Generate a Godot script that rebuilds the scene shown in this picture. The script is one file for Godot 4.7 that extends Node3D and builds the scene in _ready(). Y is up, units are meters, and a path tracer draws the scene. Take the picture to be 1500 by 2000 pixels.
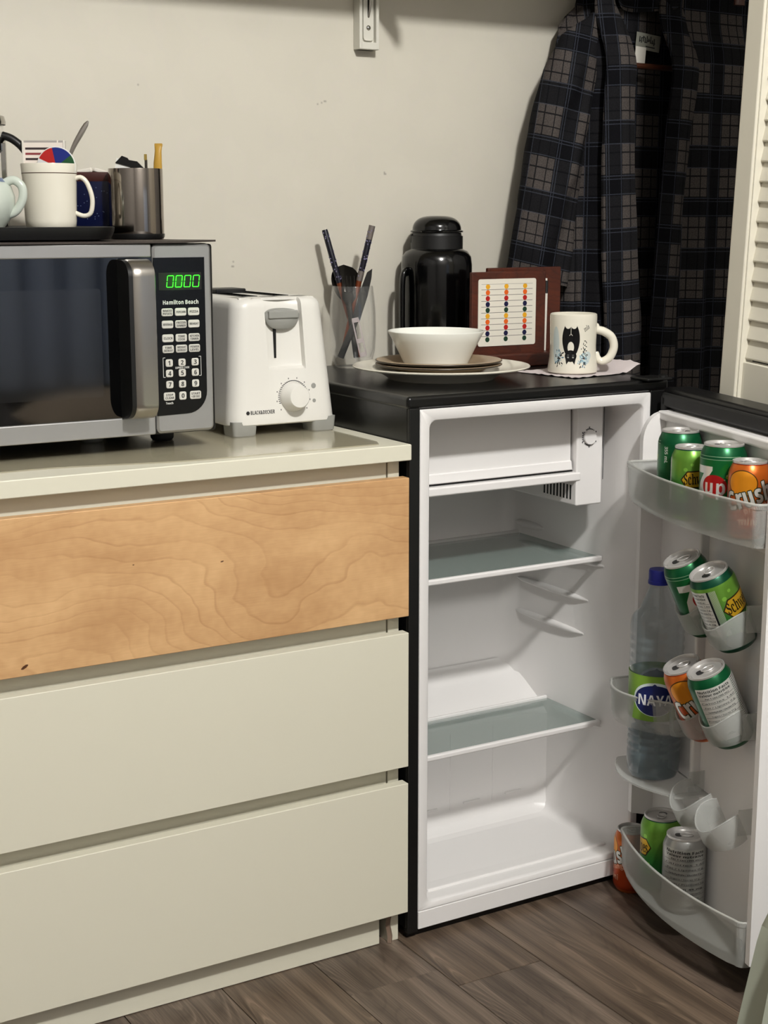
extends Node3D

const FB := "Droid Sans"
var M := {}
var taken := {}


# ---------------------------------------------------------------- geometry builder
class G:
	var v := PackedVector3Array()
	var n := PackedVector3Array()
	var t := PackedVector2Array()
	var ix := PackedInt32Array()
	var xf := Transform3D.IDENTITY
	var us := 1.0   # uv scale for flat pieces (metres to uv)

	func vert(p: Vector3, nn: Vector3, uv := Vector2.ZERO) -> int:
		v.append(xf * p)
		n.append((xf.basis * nn).normalized())
		t.append(uv)
		return v.size() - 1

	func tri(a: int, b: int, c: int) -> void:
		var g := (v[c] - v[a]).cross(v[b] - v[a])
		if g.dot(n[a] + n[b] + n[c]) < 0.0:
			ix.append_array(PackedInt32Array([a, c, b]))
		else:
			ix.append_array(PackedInt32Array([a, b, c]))

	# rows of points joined into a skin; closed joins the last column to the first
	func loft(rows: Array, closed := true, cap := 0, crease := 40.0, flip := false, vr := Vector2(0, 1), ur := Vector2(1, 0)) -> void:
		var m: int = rows.size()
		var k: int = rows[0].size()
		var kc: int = k if closed else k - 1
		var cs := cos(deg_to_rad(crease))
		var fn := []
		for i in m - 1:
			var r := PackedVector3Array()
			var p0: PackedVector3Array = rows[i]
			var p1: PackedVector3Array = rows[i + 1]
			for j in kc:
				var j2 := (j + 1) % k
				var d: Vector3 = (p1[j2] - p0[j]).cross(p0[j2] - p1[j])
				var nn := d.normalized() if d.length() > 1e-14 else Vector3.ZERO
				r.append(-nn if flip else nn)
			fn.append(r)
		for i in m - 1:
			for j in kc:
				var me: Vector3 = fn[i][j]
				if me == Vector3.ZERO:
					continue
				var q := []
				for c in [[i, j], [i + 1, j], [i + 1, j + 1], [i, j + 1]]:
					var s := Vector3.ZERO
					for a in [c[0] - 1, c[0]]:
						for b in [c[1] - 1, c[1]]:
							if a < 0 or a >= m - 1:
								continue
							var bb: int = b
							if closed:
								bb = (b + k) % k
							elif b < 0 or b >= kc:
								continue
							var o: Vector3 = fn[a][bb]
							if o.dot(me) > cs:
								s += o
					var pp: Vector3 = rows[c[0]][c[1] % k]
					q.append(vert(pp, s if s.length() > 1e-6 else me, Vector2(lerpf(ur.x, ur.y, float(c[1]) / kc), lerpf(vr.x, vr.y, float(c[0]) / (m - 1)))))
				tri(q[0], q[1], q[2])
				tri(q[0], q[2], q[3])
		if cap & 1:
			fan(rows[0], rows[1])
		if cap & 2:
			fan(rows[m - 1], rows[m - 2])

	func fan(r: PackedVector3Array, inner: PackedVector3Array) -> void:
		var c := Vector3.ZERO
		var c2 := Vector3.ZERO
		for p in r:
			c += p
		for p in inner:
			c2 += p
		c /= r.size()
		c2 /= inner.size()
		var nn := Vector3.ZERO
		for j in r.size():
			nn += (r[j] - c).cross(r[(j + 1) % r.size()] - c)
		nn = nn.normalized()
		if nn.dot(c - c2) < 0:
			nn = -nn
		var ci := vert(c, nn, Vector2(0.5, 0.5))
		var first := v.size()
		for p in r:
			vert(p, nn, Vector2(p.x, p.z) * us)
		for j in r.size():
			tri(ci, first + j, first + (j + 1) % r.size())

	func quad(a: Vector3, b: Vector3, c: Vector3, d: Vector3, nn: Vector3, u0 := Vector2.ZERO, u1 := Vector2.ONE) -> void:
		var i := vert(a, nn, Vector2(u0.x, u1.y))
		vert(b, nn, Vector2(u1.x, u1.y))
		vert(c, nn, Vector2(u1.x, u0.y))
		vert(d, nn, Vector2(u0.x, u0.y))
		tri(i, i + 1, i + 2)
		tri(i, i + 2, i + 3)

	# box with rounded edges
	func box(c: Vector3, size: Vector3, r := 0.0, seg := 1) -> void:
		var h := size / 2.0
		r = minf(r, minf(h.x, minf(h.y, h.z)) * 0.98)
		if r <= 0.0:
			for ax in 3:
				for s in [-1.0, 1.0]:
					var nn := Vector3.ZERO
					nn[ax] = s
					var b := (ax + 1) % 3
					var d := (ax + 2) % 3
					var q := []
					for k in [[-1, -1], [1, -1], [1, 1], [-1, 1]]:
						var p := Vector3.ZERO
						p[ax] = s * h[ax]
						p[b] = k[0] * h[b]
						p[d] = k[1] * h[d]
						q.append(vert(c + p, nn, flat_uv(c + p, ax)))
					tri(q[0], q[1], q[2])
					tri(q[0], q[2], q[3])
			return
		for ax in 3:
			for s in [-1.0, 1.0]:
				var b := (ax + 1) % 3
				var d := (ax + 2) % 3
				var bs := steps(h[b], r, seg)
				var ds := steps(h[d], r, seg)
				var base := v.size()
				for x in bs:
					for y in ds:
						var p := Vector3.ZERO
						p[ax] = s * h[ax]
						p[b] = x
						p[d] = y
						var inner := p.clamp(-(h - Vector3.ONE * r), h - Vector3.ONE * r)
						var nn := (p - inner).normalized()
						var w := c + inner + nn * r
						vert(w, nn, flat_uv(w, ax))
				var w2: int = ds.size()
				for i in bs.size() - 1:
					for j in w2 - 1:
						var a := base + i * w2 + j
						tri(a, a + w2, a + w2 + 1)
						tri(a, a + w2 + 1, a + 1)

	func flat_uv(p: Vector3, ax: int) -> Vector2:
		if ax == 2:
			return Vector2(p.x, -p.y) * us
		if ax == 0:
			return Vector2(p.z, -p.y) * us
		return Vector2(p.x, p.z) * us

	func steps(h: float, r: float, seg: int) -> Array:
		var o := []
		for i in seg + 1:
			o.append(-h + r - r * tan(PI / 4.0 * (1.0 - float(i) / seg)))
		for i in seg + 1:
			o.append(h - r + r * tan(PI / 4.0 * float(i) / seg))
		return o

	# profile of Vector2(radius, height), turned about y
	func lathe(prof: Array, seg := 40, crease := 35.0, ymin := 0.0, ymax := 0.0, c := Vector3.ZERO) -> void:
		for s in prof.size() - 1:
			pass
		var rows := []
		for p in prof:
			var r := PackedVector3Array()
			for j in seg:
				var a := TAU * j / seg
				r.append(c + Vector3(p.x * cos(a), p.y, p.x * sin(a)))
			rows.append(r)
		var first := v.size()
		loft(rows, true, 0, crease)
		if ymax > ymin:
			for i in range(first, v.size()):
				var y := (xf.affine_inverse() * v[i]).y
				t[i].y = (ymax - y) / (ymax - ymin)

	# a tube along a path; rad may be a number, an Array of numbers or of Vector2 (across, along up)
	func tube(path: Array, rad, seg := 12, up := Vector3.UP, cap := 3, closed_path := false) -> void:
		var rows := []
		var side := Vector3.ZERO
		for i in path.size():
			var d: Vector3
			if closed_path:
				d = path[(i + 1) % path.size()] - path[(i - 1 + path.size()) % path.size()]
			else:
				d = path[mini(i + 1, path.size() - 1)] - path[maxi(i - 1, 0)]
			d = d.normalized()
			if side == Vector3.ZERO:
				side = d.cross(up)
				if side.length() < 0.05:
					side = d.cross(Vector3.RIGHT)
			side = (side - d * side.dot(d)).normalized()
			var o := side.cross(d).normalized()
			var rr = rad[i] if rad is Array else rad
			var rx: float = rr.x if rr is Vector2 else rr
			var ry: float = rr.y if rr is Vector2 else rr
			var r := PackedVector3Array()
			for j in seg:
				var a := TAU * j / seg
				r.append(path[i] + side * cos(a) * rx + o * sin(a) * ry)
			rows.append(r)
		if closed_path:
			rows.append(rows[0])
			cap = 0
		loft(rows, true, cap, 50.0, true)

	# flat outline in x,y pushed from z0 to z1
	func prism(poly: PackedVector2Array, z0: float, z1: float, crease := 30.0) -> void:
		var pp := poly
		if Geometry2D.is_polygon_clockwise(pp):
			pp = pp.duplicate()
			pp.reverse()
		var ids := Geometry2D.triangulate_polygon(pp)
		for s in [0, 1]:
			var z := z0 if s == 0 else z1
			var base := v.size()
			for p in pp:
				vert(Vector3(p.x, p.y, z), Vector3(0, 0, signf(z - (z1 if s == 0 else z0))), Vector2(p.x, -p.y) * us)
			for i in range(0, ids.size(), 3):
				tri(base + ids[i], base + ids[i + 1], base + ids[i + 2])
		if absf(z1 - z0) > 1e-7:
			var a := PackedVector3Array()
			var b := PackedVector3Array()
			for p in pp:
				a.append(Vector3(p.x, p.y, minf(z0, z1)))
				b.append(Vector3(p.x, p.y, maxf(z0, z1)))
			loft([a, b], true, 0, crease, true)

	func mesh() -> ArrayMesh:
		var a := []
		a.resize(Mesh.ARRAY_MAX)
		a[Mesh.ARRAY_VERTEX] = v
		a[Mesh.ARRAY_NORMAL] = n
		a[Mesh.ARRAY_TEX_UV] = t
		a[Mesh.ARRAY_INDEX] = ix
		var m := ArrayMesh.new()
		m.add_surface_from_arrays(Mesh.PRIMITIVE_TRIANGLES, a)
		return m


func rrect(w: float, h: float, r: float, seg := 5, c := Vector2.ZERO) -> PackedVector2Array:
	var o := PackedVector2Array()
	for q in 4:
		var cc := Vector2((w / 2 - r) * (1 if q == 0 or q == 3 else -1), (h / 2 - r) * (1 if q < 2 else -1))
		for i in seg + 1:
			var a := PI / 2 * (q + float(i) / seg)
			o.append(c + cc + Vector2(cos(a), sin(a)) * r)
	return o


func ring3(p: PackedVector2Array, y: float, c := Vector3.ZERO) -> PackedVector3Array:   # outline laid flat at height y
	var o := PackedVector3Array()
	for q in p:
		o.append(c + Vector3(q.x, y, q.y))
	return o


func at_heights(pts: Array, y: float) -> float:   # pts: [[y, value], ...] with falling y
	if y >= pts[0][0]:
		return pts[0][1]
	for i in pts.size() - 1:
		if y >= pts[i + 1][0]:
			var f: float = (pts[i][0] - y) / (pts[i][0] - pts[i + 1][0])
			f = f * f * (3 - 2 * f) * 0.5 + f * 0.5
			return lerpf(pts[i][1], pts[i + 1][1], f)
	return pts[-1][1]


# ---------------------------------------------------------------- nodes
func numbered(called: String, parent: Node) -> String:
	var key := str(parent.get_instance_id()) + "/" + called
	var k: int = taken.get(key, 0)
	taken[key] = k + 1
	return called if k == 0 else "%s_%03d" % [called, k]


func put(o: Node3D, called: String, parent: Node) -> void:
	o.name = numbered(called, parent)
	parent.add_child(o, true)


func obj(called: String, g, m: Material, parent: Node = self) -> MeshInstance3D:
	var o := MeshInstance3D.new()
	o.mesh = g.mesh() if g is G else g
	o.material_override = m
	put(o, called, parent)
	return o


func thing(called: String, label: String, category: String, at := Vector3.ZERO, turn := 0.0, group := "") -> Node3D:
	var o := Node3D.new()
	o.position = at
	o.rotation.y = turn
	put(o, called, self)
	return tag(o, label, category, group)


func tag(o: Node3D, label: String, category: String, group := "") -> Node3D:
	o.set_meta("label", label)
	o.set_meta("category", category)
	if group:
		o.set_meta("group", group)
	return o


func lab(o: Node3D, label: String) -> Node3D:
	o.set_meta("label", label)
	return o


func struct(called: String, g, m: Material) -> MeshInstance3D:
	var o := obj(called, g, m)
	o.set_meta("kind", "structure")
	return o


func world_g(root: Node3D) -> G:   # a builder that takes scene coordinates for a part of root
	var g := G.new()
	g.xf = root.transform.affine_inverse()
	return g


# ---------------------------------------------------------------- materials and print
func mat(called: String, c: Color, rough := 0.6, metal := 0.0, spec := 0.5) -> StandardMaterial3D:
	var m := StandardMaterial3D.new()
	m.resource_name = called
	m.albedo_color = c
	m.roughness = rough
	m.metallic = metal
	m.metallic_specular = spec
	M[called] = m
	return m


func clear(called: String, c: Color, rough := 0.05) -> StandardMaterial3D:
	var m := mat(called, c, rough)
	m.transparency = BaseMaterial3D.TRANSPARENCY_ALPHA
	return m


func tex(im: Image) -> ImageTexture:
	im.generate_mipmaps()
	return ImageTexture.create_from_image(im)


func font(bold := true, serif := false) -> Font:
	var f := SystemFont.new()
	f.font_names = PackedStringArray(["Droid Serif" if serif else "Droid Sans"])
	f.font_weight = 700 if bold else 400
	return f


var text_cache := {}


func letters(s: String, bold := true, serif := false) -> Array:   # triangles of the text, one unit high capitals, centred: [points, indices, width]
	var key := s + str(bold) + str(serif)
	if text_cache.has(key):
		return text_cache[key]
	var tm := TextMesh.new()
	tm.font = font(bold, serif)
	tm.font_size = 32
	tm.pixel_size = 1.0 / 23.0
	tm.depth = 0.0
	tm.curve_step = 3.0
	tm.text = s
	var a := tm.get_mesh_arrays()
	var r := [a[Mesh.ARRAY_VERTEX], a[Mesh.ARRAY_INDEX]]
	if r[1] == null:
		r[1] = PackedInt32Array(range(r[0].size()))
	var lo := Vector3.INF
	var hi := -Vector3.INF
	for p in r[0]:
		lo = lo.min(p)
		hi = hi.max(p)
	r.append(hi.x - lo.x)
	text_cache[key] = r
	return r


# lettering as thin geometry: h = capital height, width = wanted width (0 keeps the natural one); frame maps (x, y) of the text to space
func write(g: G, s: String, h: float, frame: Transform3D, width := 0.0, bold := true, serif := false) -> void:
	var r := letters(s, bold, serif)
	var sx := h
	if width > 0:
		sx = width / r[2]
	var base := g.v.size()
	for p in r[0]:
		g.vert(frame * Vector3(p.x * sx, p.y * h, 0), frame.basis.z)
	for i in range(0, r[1].size(), 3):
		g.tri(base + r[1][i], base + r[1][i + 1], base + r[1][i + 2])


func fill_tri(im: Image, a: Vector2, b: Vector2, c: Vector2, col: Color) -> void:
	var y0 := maxi(0, int(floor(minf(a.y, minf(b.y, c.y)))))
	var y1 := mini(im.get_height() - 1, int(ceil(maxf(a.y, maxf(b.y, c.y)))))
	for y in range(y0, y1 + 1):
		var yy := y + 0.5
		var xs := []
		for e in [[a, b], [b, c], [c, a]]:
			var p: Vector2 = e[0]
			var q: Vector2 = e[1]
			if (p.y <= yy) != (q.y <= yy):
				xs.append(p.x + (q.x - p.x) * (yy - p.y) / (q.y - p.y))
		if xs.size() >= 2:
			var x0 := int(round(minf(xs[0], xs[1])))
			var x1 := int(round(maxf(xs[0], xs[1])))
			if x1 > x0:
				im.fill_rect(Rect2i(x0, y, x1 - x0, 1), col)


func fill_poly(im: Image, pts: PackedVector2Array, col: Color) -> void:
	var ids := Geometry2D.triangulate_polygon(pts)
	for i in range(0, ids.size(), 3):
		fill_tri(im, pts[ids[i]], pts[ids[i + 1]], pts[ids[i + 2]], col)


func fill_oval(im: Image, c: Vector2, rx: float, ry: float, col: Color, rot := 0.0) -> void:
	var p := PackedVector2Array()
	for i in 36:
		p.append(c + (Vector2(cos(TAU * i / 36) * rx, sin(TAU * i / 36) * ry)).rotated(rot))
	fill_poly(im, p, col)


func print_text(im: Image, s: String, h: float, c: Vector2, col: Color, rot := 0.0, width := 0.0, bold := true, serif := false, grow := 0.0) -> void:
	var r := letters(s, bold, serif)
	var sx: float = h if width <= 0 else width / r[2]
	var offs := [Vector2.ZERO]
	if grow > 0:
		offs = []
		for i in 8:
			offs.append(Vector2(cos(TAU * i / 8), sin(TAU * i / 8)) * grow)
	for o in offs:
		for i in range(0, r[1].size(), 3):
			var q := []
			for k in 3:
				var p: Vector3 = r[0][r[1][i + k]]
				q.append(c + o + Vector2(p.x * sx, -p.y * h).rotated(rot))
			fill_tri(im, q[0], q[1], q[2], col)


func down(im: Image, k := 2) -> Image:
	im.resize(im.get_width() / k, im.get_height() / k, Image.INTERPOLATE_LANCZOS)
	return im


func noise(s: int, f: float, oct := 3) -> FastNoiseLite:
	var z := FastNoiseLite.new()
	z.seed = s
	z.noise_type = FastNoiseLite.TYPE_SIMPLEX_SMOOTH
	z.frequency = f
	z.fractal_octaves = oct
	return z


# ---------------------------------------------------------------- the scene
const WALL_Z := -0.03
var fridge: Node3D
var door_xf: Transform3D     # the open refrigerator door: x along it, y up, z out of its inner face


func _ready() -> void:
	var cam := Camera3D.new()
	cam.position = Vector3(-1.1468, 1.1034, 2.3167)
	cam.rotation = Vector3(-0.193, -0.5395, 0.0)
	cam.fov = 37.4
	cam.near = 0.05
	cam.name = "camera"
	add_child(cam)
	cam.current = true
	var we := WorldEnvironment.new()
	var env := Environment.new()
	env.background_mode = Environment.BG_COLOR
	env.background_color = Color(0.42, 0.52, 0.75)
	env.background_energy_multiplier = 1.6
	env.tonemap_mode = Environment.TONE_MAPPER_LINEAR
	env.tonemap_exposure = 1.0
	env.sdfgi_enabled = true
	env.ssao_enabled = true
	env.ssil_enabled = true
	we.environment = env
	we.name = "surroundings"
	add_child(we)
	lamp(Vector3(-0.42, 2.75, 2.65), 7.5)
	materials()
	room()
	chest()
	make_fridge()
	louver_door()
	robe()
	microwave()
	toaster()
	on_microwave()
	on_fridge()
	cans_and_bottle()
	bedding()


func lamp(at: Vector3, energy: float) -> void:
	var o := OmniLight3D.new()
	o.position = at
	o.light_color = Color(1.0, 0.995, 0.978)
	o.light_energy = energy
	o.light_size = 0.085
	o.omni_range = 12.0
	o.omni_attenuation = 2.0
	o.shadow_enabled = true
	o.name = "ceiling_light"
	add_child(o)
	var t := thing("ceiling_lamp", "round frosted glass ceiling lamp with a brushed metal base", "lamp", at + Vector3(0, 0.15, 0))
	var g := G.new()
	g.lathe([Vector2(0.001, 0.0), Vector2(0.09, 0.0), Vector2(0.09, -0.02), Vector2(0.05, -0.035), Vector2(0.001, -0.035)], 32)
	obj("base", g, mat("lamp_metal", Color(0.6, 0.58, 0.55), 0.35, 0.9), t)
	g = G.new()
	var p := []
	for i in 17:
		var a := PI * i / 16.0
		p.append(Vector2(maxf(0.0005, sin(a) * 0.1), -0.15 - cos(a) * 0.1))
	g.lathe(p, 32)
	var m := mat("lamp_globe", Color(0.95, 0.93, 0.88), 0.4)
	m.emission_enabled = true
	m.emission = Color(1.0, 0.995, 0.978)
	m.emission_energy_multiplier = 3.0
	obj("globe_bulb", g, m, t)


func materials() -> void:
	mat("white_panel", Color(0.85, 0.835, 0.765), 0.42)
	mat("white_edge", Color(0.88, 0.86, 0.79), 0.4)
	mat("ceiling_paint", Color(0.62, 0.61, 0.6), 0.9)
	mat("black_enamel", Color(0.03, 0.03, 0.033), 0.28)
	mat("black_plastic", Color(0.035, 0.035, 0.038), 0.42)
	mat("black_gloss", Color(0.012, 0.012, 0.014), 0.2)
	mat("rubber", Color(0.09, 0.09, 0.09), 0.6)
	mat("liner", Color(0.91, 0.9, 0.895), 0.35)
	mat("liner_line", Color(0.33, 0.33, 0.34), 0.6)
	mat("dark_gap", Color(0.06, 0.055, 0.05), 0.9)
	mat("steel", Color(0.66, 0.64, 0.61), 0.28, 0.95)
	mat("steel_front", Color(0.66, 0.655, 0.65), 0.36, 0.62)
	mat("chrome", Color(0.75, 0.74, 0.72), 0.12, 1.0)
	mat("dark_steel", Color(0.3, 0.3, 0.3), 0.25, 0.9)
	mat("aluminium", Color(0.82, 0.81, 0.8), 0.34, 0.65)
	mat("white_plastic", Color(0.85, 0.84, 0.815), 0.32)
	mat("grey_plastic", Color(0.56, 0.56, 0.54), 0.45)
	mat("china", Color(0.88, 0.86, 0.8), 0.16)
	mat("key", Color(0.8, 0.79, 0.76), 0.45)
	mat("ink", Color(0.07, 0.07, 0.075), 0.6)
	mat("print_white", Color(0.85, 0.85, 0.83), 0.5)
	mat("paper", Color(0.84, 0.82, 0.78), 0.8)
	clear("frosted", Color(0.78, 0.79, 0.775, 0.36), 0.4)
	clear("frosted_rim", Color(0.84, 0.84, 0.82, 0.5), 0.3)
	clear("shelf_glass", Color(0.55, 0.62, 0.6, 0.4), 0.3)
	clear("tumbler", Color(0.9, 0.92, 0.92, 0.02), 0.02)


func wood(w: int, h: int, dark: Color, light: Color, s: int, rings: float, warp: float, streak: float) -> Image:
	var im := Image.create(w, h, false, Image.FORMAT_RGB8)
	var a := noise(s, 1.0, 2)
	var b := noise(s + 1, 1.0, 3)
	var c := noise(s + 2, 1.0, 2)
	for y in h:
		for x in w:
			var u := float(x) / h
			var q := float(y) / h
			var field := q * 1.0 + a.get_noise_2d(u * 0.55, q * 1.5) * warp + b.get_noise_2d(u * 2.5, q * 4.0) * warp * 0.12
			var f := fposmod(field * rings, 1.0)
			var line := pow(f, 5.0) * (1.0 - smoothstep(0.93, 1.0, f))
			var fine := c.get_noise_2d(u * 3.0, q * 160.0) * streak
			var tone := 0.62 + b.get_noise_2d(u * 1.4 + 9.0, q * 2.6) * 0.42 - line * 0.55 + fine
			im.set_pixel(x, y, dark.lerp(light, clampf(tone, 0.0, 1.0)))
	return im


func plank_print(w: int, h: int, s: int) -> Image:   # grey-brown oak print with pale cathedral grain
	var im := Image.create(w, h, false, Image.FORMAT_RGB8)
	var a := noise(s, 1.0, 2)
	var b := noise(s + 1, 1.0, 3)
	var c := noise(s + 2, 1.0, 3)
	var dark := Color(0.24, 0.2, 0.17)
	var light := Color(0.5, 0.44, 0.385)
	for y in h:
		for x in w:
			var u := float(x) / h * 0.5
			var q := float(y) / h
			var field := q + a.get_noise_2d(u * 0.9, q * 1.6) * 0.6
			var f := fposmod(field * 11.0, 1.0)
			var where := smoothstep(-0.05, 0.4, b.get_noise_2d(u * 0.8 + 5.0, q * 1.7))
			var pale := smoothstep(0.6, 0.85, f) * (1.0 - smoothstep(0.9, 1.0, f)) * where
			var tone := 0.5 + b.get_noise_2d(u * 0.8, q * 4.0) * 0.55 + c.get_noise_2d(u * 3.0, q * 60.0) * 0.3 + pale * 0.3 - smoothstep(0.2, 0.4, f) * (1.0 - smoothstep(0.4, 0.6, f)) * 0.12
			im.set_pixel(x, y, dark.lerp(light, clampf(tone, 0.0, 1.0)))
	return im


func maple(w: int, h: int) -> Image:
	var im := Image.create(w, h, false, Image.FORMAT_RGB8)
	var a := noise(71, 1.0, 2)
	var b := noise(72, 1.0, 3)
	var c := noise(73, 1.0, 2)
	var light := Color(0.86, 0.7, 0.51)
	var dark := Color(0.7, 0.53, 0.36)
	for y in h:
		for x in w:
			var u := float(x) / h
			var q := float(y) / h
			var sweep := q + u * 0.16 * (1.0 - smoothstep(1.6, 3.0, u)) + a.get_noise_2d(u * 0.3, q * 0.7) * 0.48 + b.get_noise_2d(u * 1.4, q * 2.2) * 0.06
			var f := fposmod(sweep * 10.0, 1.0)
			var line := smoothstep(0.82, 0.95, f) * (1.0 - smoothstep(0.95, 1.0, f)) * (0.35 + 0.5 * b.get_noise_2d(u * 0.9 + 3.0, q * 1.3))
			var tone := 0.66 + b.get_noise_2d(u * 0.7 + 9.0, q * 1.5) * 0.5 + f * -0.1 - line * 0.5 + c.get_noise_2d(u * 5.0, q * 90.0) * 0.1 + c.get_noise_2d(u * 9.0, q * 9.0) * 0.12
			im.set_pixel(x, y, dark.lerp(light, clampf(tone, 0.0, 1.0)))
	return im


func room() -> void:
	# wall with faint scuffs
	var im := Image.create(768, 768, false, Image.FORMAT_RGB8)
	im.fill(Color(0.775, 0.755, 0.705))
	var wn := noise(5, 0.02, 4)
	for y in 768:
		for x in 768:
			var k := 1.0 + wn.get_noise_2d(x, y) * 0.012
			im.set_pixel(x, y, Color(0.775 * k, 0.755 * k, 0.705 * k))
	for s in [[0.14, 1.297, 0.004], [0.133, 1.294, 0.002], [0.127, 1.292, 0.002], [0.26, 1.178, 0.004], [0.264, 1.175, 0.002], [-0.04, 1.02, 0.004], [-0.038, 1.028, 0.003], [-0.2, 1.31, 0.002], [0.02, 1.09, 0.002]]:
		fill_oval(im, Vector2((s[0] + 1.0) / 2.0 * 768, (1.6 - s[1]) / 2.0 * 768), s[2] * 384 * 0.7, s[2] * 384 * 0.4, Color(0.58, 0.56, 0.52))
	var wm := mat("wall_paint", Color.WHITE, 0.55)
	wm.albedo_texture = tex(im)
	wm.uv1_scale = Vector3(0.5, 0.5, 1)
	wm.uv1_offset = Vector3(0.5, 0.8, 0)
	var g := G.new()
	g.box(Vector3(-0.25, 1.42, WALL_Z - 0.06), Vector3(4.1, 3.08, 0.12))
	struct("wall_back", g, wm)
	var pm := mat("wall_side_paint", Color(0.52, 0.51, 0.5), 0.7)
	g = G.new()
	g.box(Vector3(-2.26, 1.42, 1.8), Vector3(0.12, 3.08, 3.9))
	struct("wall_left", g, pm)
	g = G.new()
	g.box(Vector3(1.76, 1.42, 1.8), Vector3(0.12, 3.08, 3.9))
	struct("wall_right", g, pm)
	g = G.new()   # front wall with a window opening
	g.box(Vector3(-0.95, 1.42, 3.76), Vector3(2.7, 3.08, 0.12))
	g.box(Vector3(1.5, 1.42, 3.76), Vector3(0.6, 3.08, 0.12))
	g.box(Vector3(0.8, 0.22, 3.76), Vector3(0.8, 0.68, 0.12))
	g.box(Vector3(0.8, 2.26, 3.76), Vector3(0.8, 1.4, 0.12))
	struct("wall_front", g, pm)
	g = G.new()
	for x in [0.42, 0.8, 1.18]:
		g.box(Vector3(x, 1.06, 3.76), Vector3(0.04, 1.0, 0.06))
	for y in [0.58, 1.54]:
		g.box(Vector3(0.8, y, 3.76), Vector3(0.8, 0.04, 0.06))
	var win := struct("window_1", g, M.white_panel)
	g = G.new()
	g.box(Vector3(0.61, 1.06, 3.76), Vector3(0.34, 0.92, 0.005))
	g.box(Vector3(0.99, 1.06, 3.76), Vector3(0.34, 0.92, 0.005))
	obj("pane", g, clear("window_glass", Color(0.9, 0.93, 0.95, 0.05), 0.02), win)
	g = G.new()
	g.box(Vector3(-0.25, 3.0, 1.8), Vector3(4.1, 0.1, 4.0))
	struct("ceiling", g, M.ceiling_paint)
	# floor: a dark base and the planks in view
	g = G.new()
	g.box(Vector3(-0.25, -0.05, 1.8), Vector3(4.1, 0.086, 4.0))
	var base := struct("floor", g, mat("floor_base", Color(0.36, 0.31, 0.27), 0.6))
	var fm := []
	for k in 3:
		var m := mat("plank_%d" % k, [Color(1, 1, 1), Color(0.9, 0.89, 0.89), Color(1.0, 0.98, 0.95)][k], 0.42)
		m.albedo_texture = tex(plank_print(1024, 256, 30 + k * 7))
		fm.append(m)
	var r := RandomNumberGenerator.new()
	r.seed = 11
	var x0 := -0.0075 - 0.15 * 14
	var row := 0
	while x0 < 1.55:
		var cuts := [-0.03]
		var z := 0.625 if absf(x0 + 0.0075) < 0.01 else r.randf_range(0.0, 1.15)
		while z < 3.7:
			if z > 0.05:
				cuts.append(z)
			z += 1.22
		cuts.append(3.7)
		for i in cuts.size() - 1:
			var near: bool = x0 > -1.3 and x0 < 1.0 and cuts[i] < 1.9
			var pg := G.new()
			var ln: float = cuts[i + 1] - cuts[i]
			var c := Vector3(x0 + 0.075, -0.004, (cuts[i] + cuts[i + 1]) / 2)
			pg.box(c, Vector3(0.1488, 0.008, ln - 0.0012), 0.0008)
			var off := r.randf()
			for q in pg.v.size():
				var p := pg.v[q]
				pg.t[q] = Vector2((p.z - cuts[i]) / 1.22 + off, (p.x - x0) / 0.15)
			obj("plank", pg, fm[(row * 2 + i + (1 if near else 0)) % 3], base)
		x0 += 0.15
		row += 1
	# shelf above the frame, its upright and bracket arm
	var t := thing("wall_shelf", "white shelf board across the wall above the hanging robe", "shelf", Vector3(0.3, 1.575, 0.11))
	g = G.new()
	g.box(Vector3(0.1, 0.01, 0), Vector3(2.6, 0.02, 0.278), 0.002)
	obj("board", g, M.white_panel, t)
	t = thing("shelf_upright", "white slotted shelf upright screwed to the wall above the glass tumbler", "bracket", Vector3(0.2165, 1.384, WALL_Z))
	var white := mat("upright_white", Color(0.8, 0.79, 0.75), 0.4)
	g = G.new()
	g.box(Vector3(-0.0165, 0.3, 0.011), Vector3(0.006, 0.6, 0.022), 0.0015)
	g.box(Vector3(0.0165, 0.3, 0.011), Vector3(0.006, 0.6, 0.022), 0.0015)
	g.box(Vector3(0, 0.3, 0.006), Vector3(0.03, 0.6, 0.012))
	g.box(Vector3(0, 0.006, 0.011), Vector3(0.034, 0.012, 0.022), 0.0015)
	obj("rail", g, white, t)
	g = G.new()
	var pts := rrect(0.02, 0.12, 0.006)
	g.prism(pts, 0.012, 0.0165)
	g.xf = Transform3D(Basis(), Vector3(0, 0, 0))
	var pl := obj("cover_plate", g, white, t)
	pl.position = Vector3(0.001, 0.075, 0)
	g = G.new()
	g.prism(rrect(0.0035, 0.05, 0.0015), 0.0165, 0.0175)
	obj("slot", g, M.dark_gap, t).position = Vector3(0.001, 0.078, 0)
	g = G.new()
	g.tube([Vector3(0.001, 0.054, 0.017), Vector3(0.001, 0.066, 0.021), Vector3(0.002, 0.08, 0.02), Vector3(0.008, 0.1, 0.018)], 0.0018, 8)
	obj("hook", g, M.steel, t)
	g = G.new()
	g.lathe([Vector2(0.0001, 0.0028), Vector2(0.0025, 0.0024), Vector2(0.0042, 0.0008), Vector2(0.0044, 0.0)], 20)
	var sc := obj("screw", g, M.chrome, t)
	sc.transform = Transform3D(Basis(Vector3.RIGHT, PI / 2), Vector3(0.001, 0.036, 0.0165))
	g = G.new()
	g.box(Vector3(0.001, 0.0355, 0.0193), Vector3(0.005, 0.0009, 0.0004))
	obj("screw_slot", g, M.dark_gap, t)
	t = thing("shelf_bracket", "white metal bracket arm under the wall shelf", "bracket", Vector3(0.2165, 1.5, WALL_Z))
	g = G.new()
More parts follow.
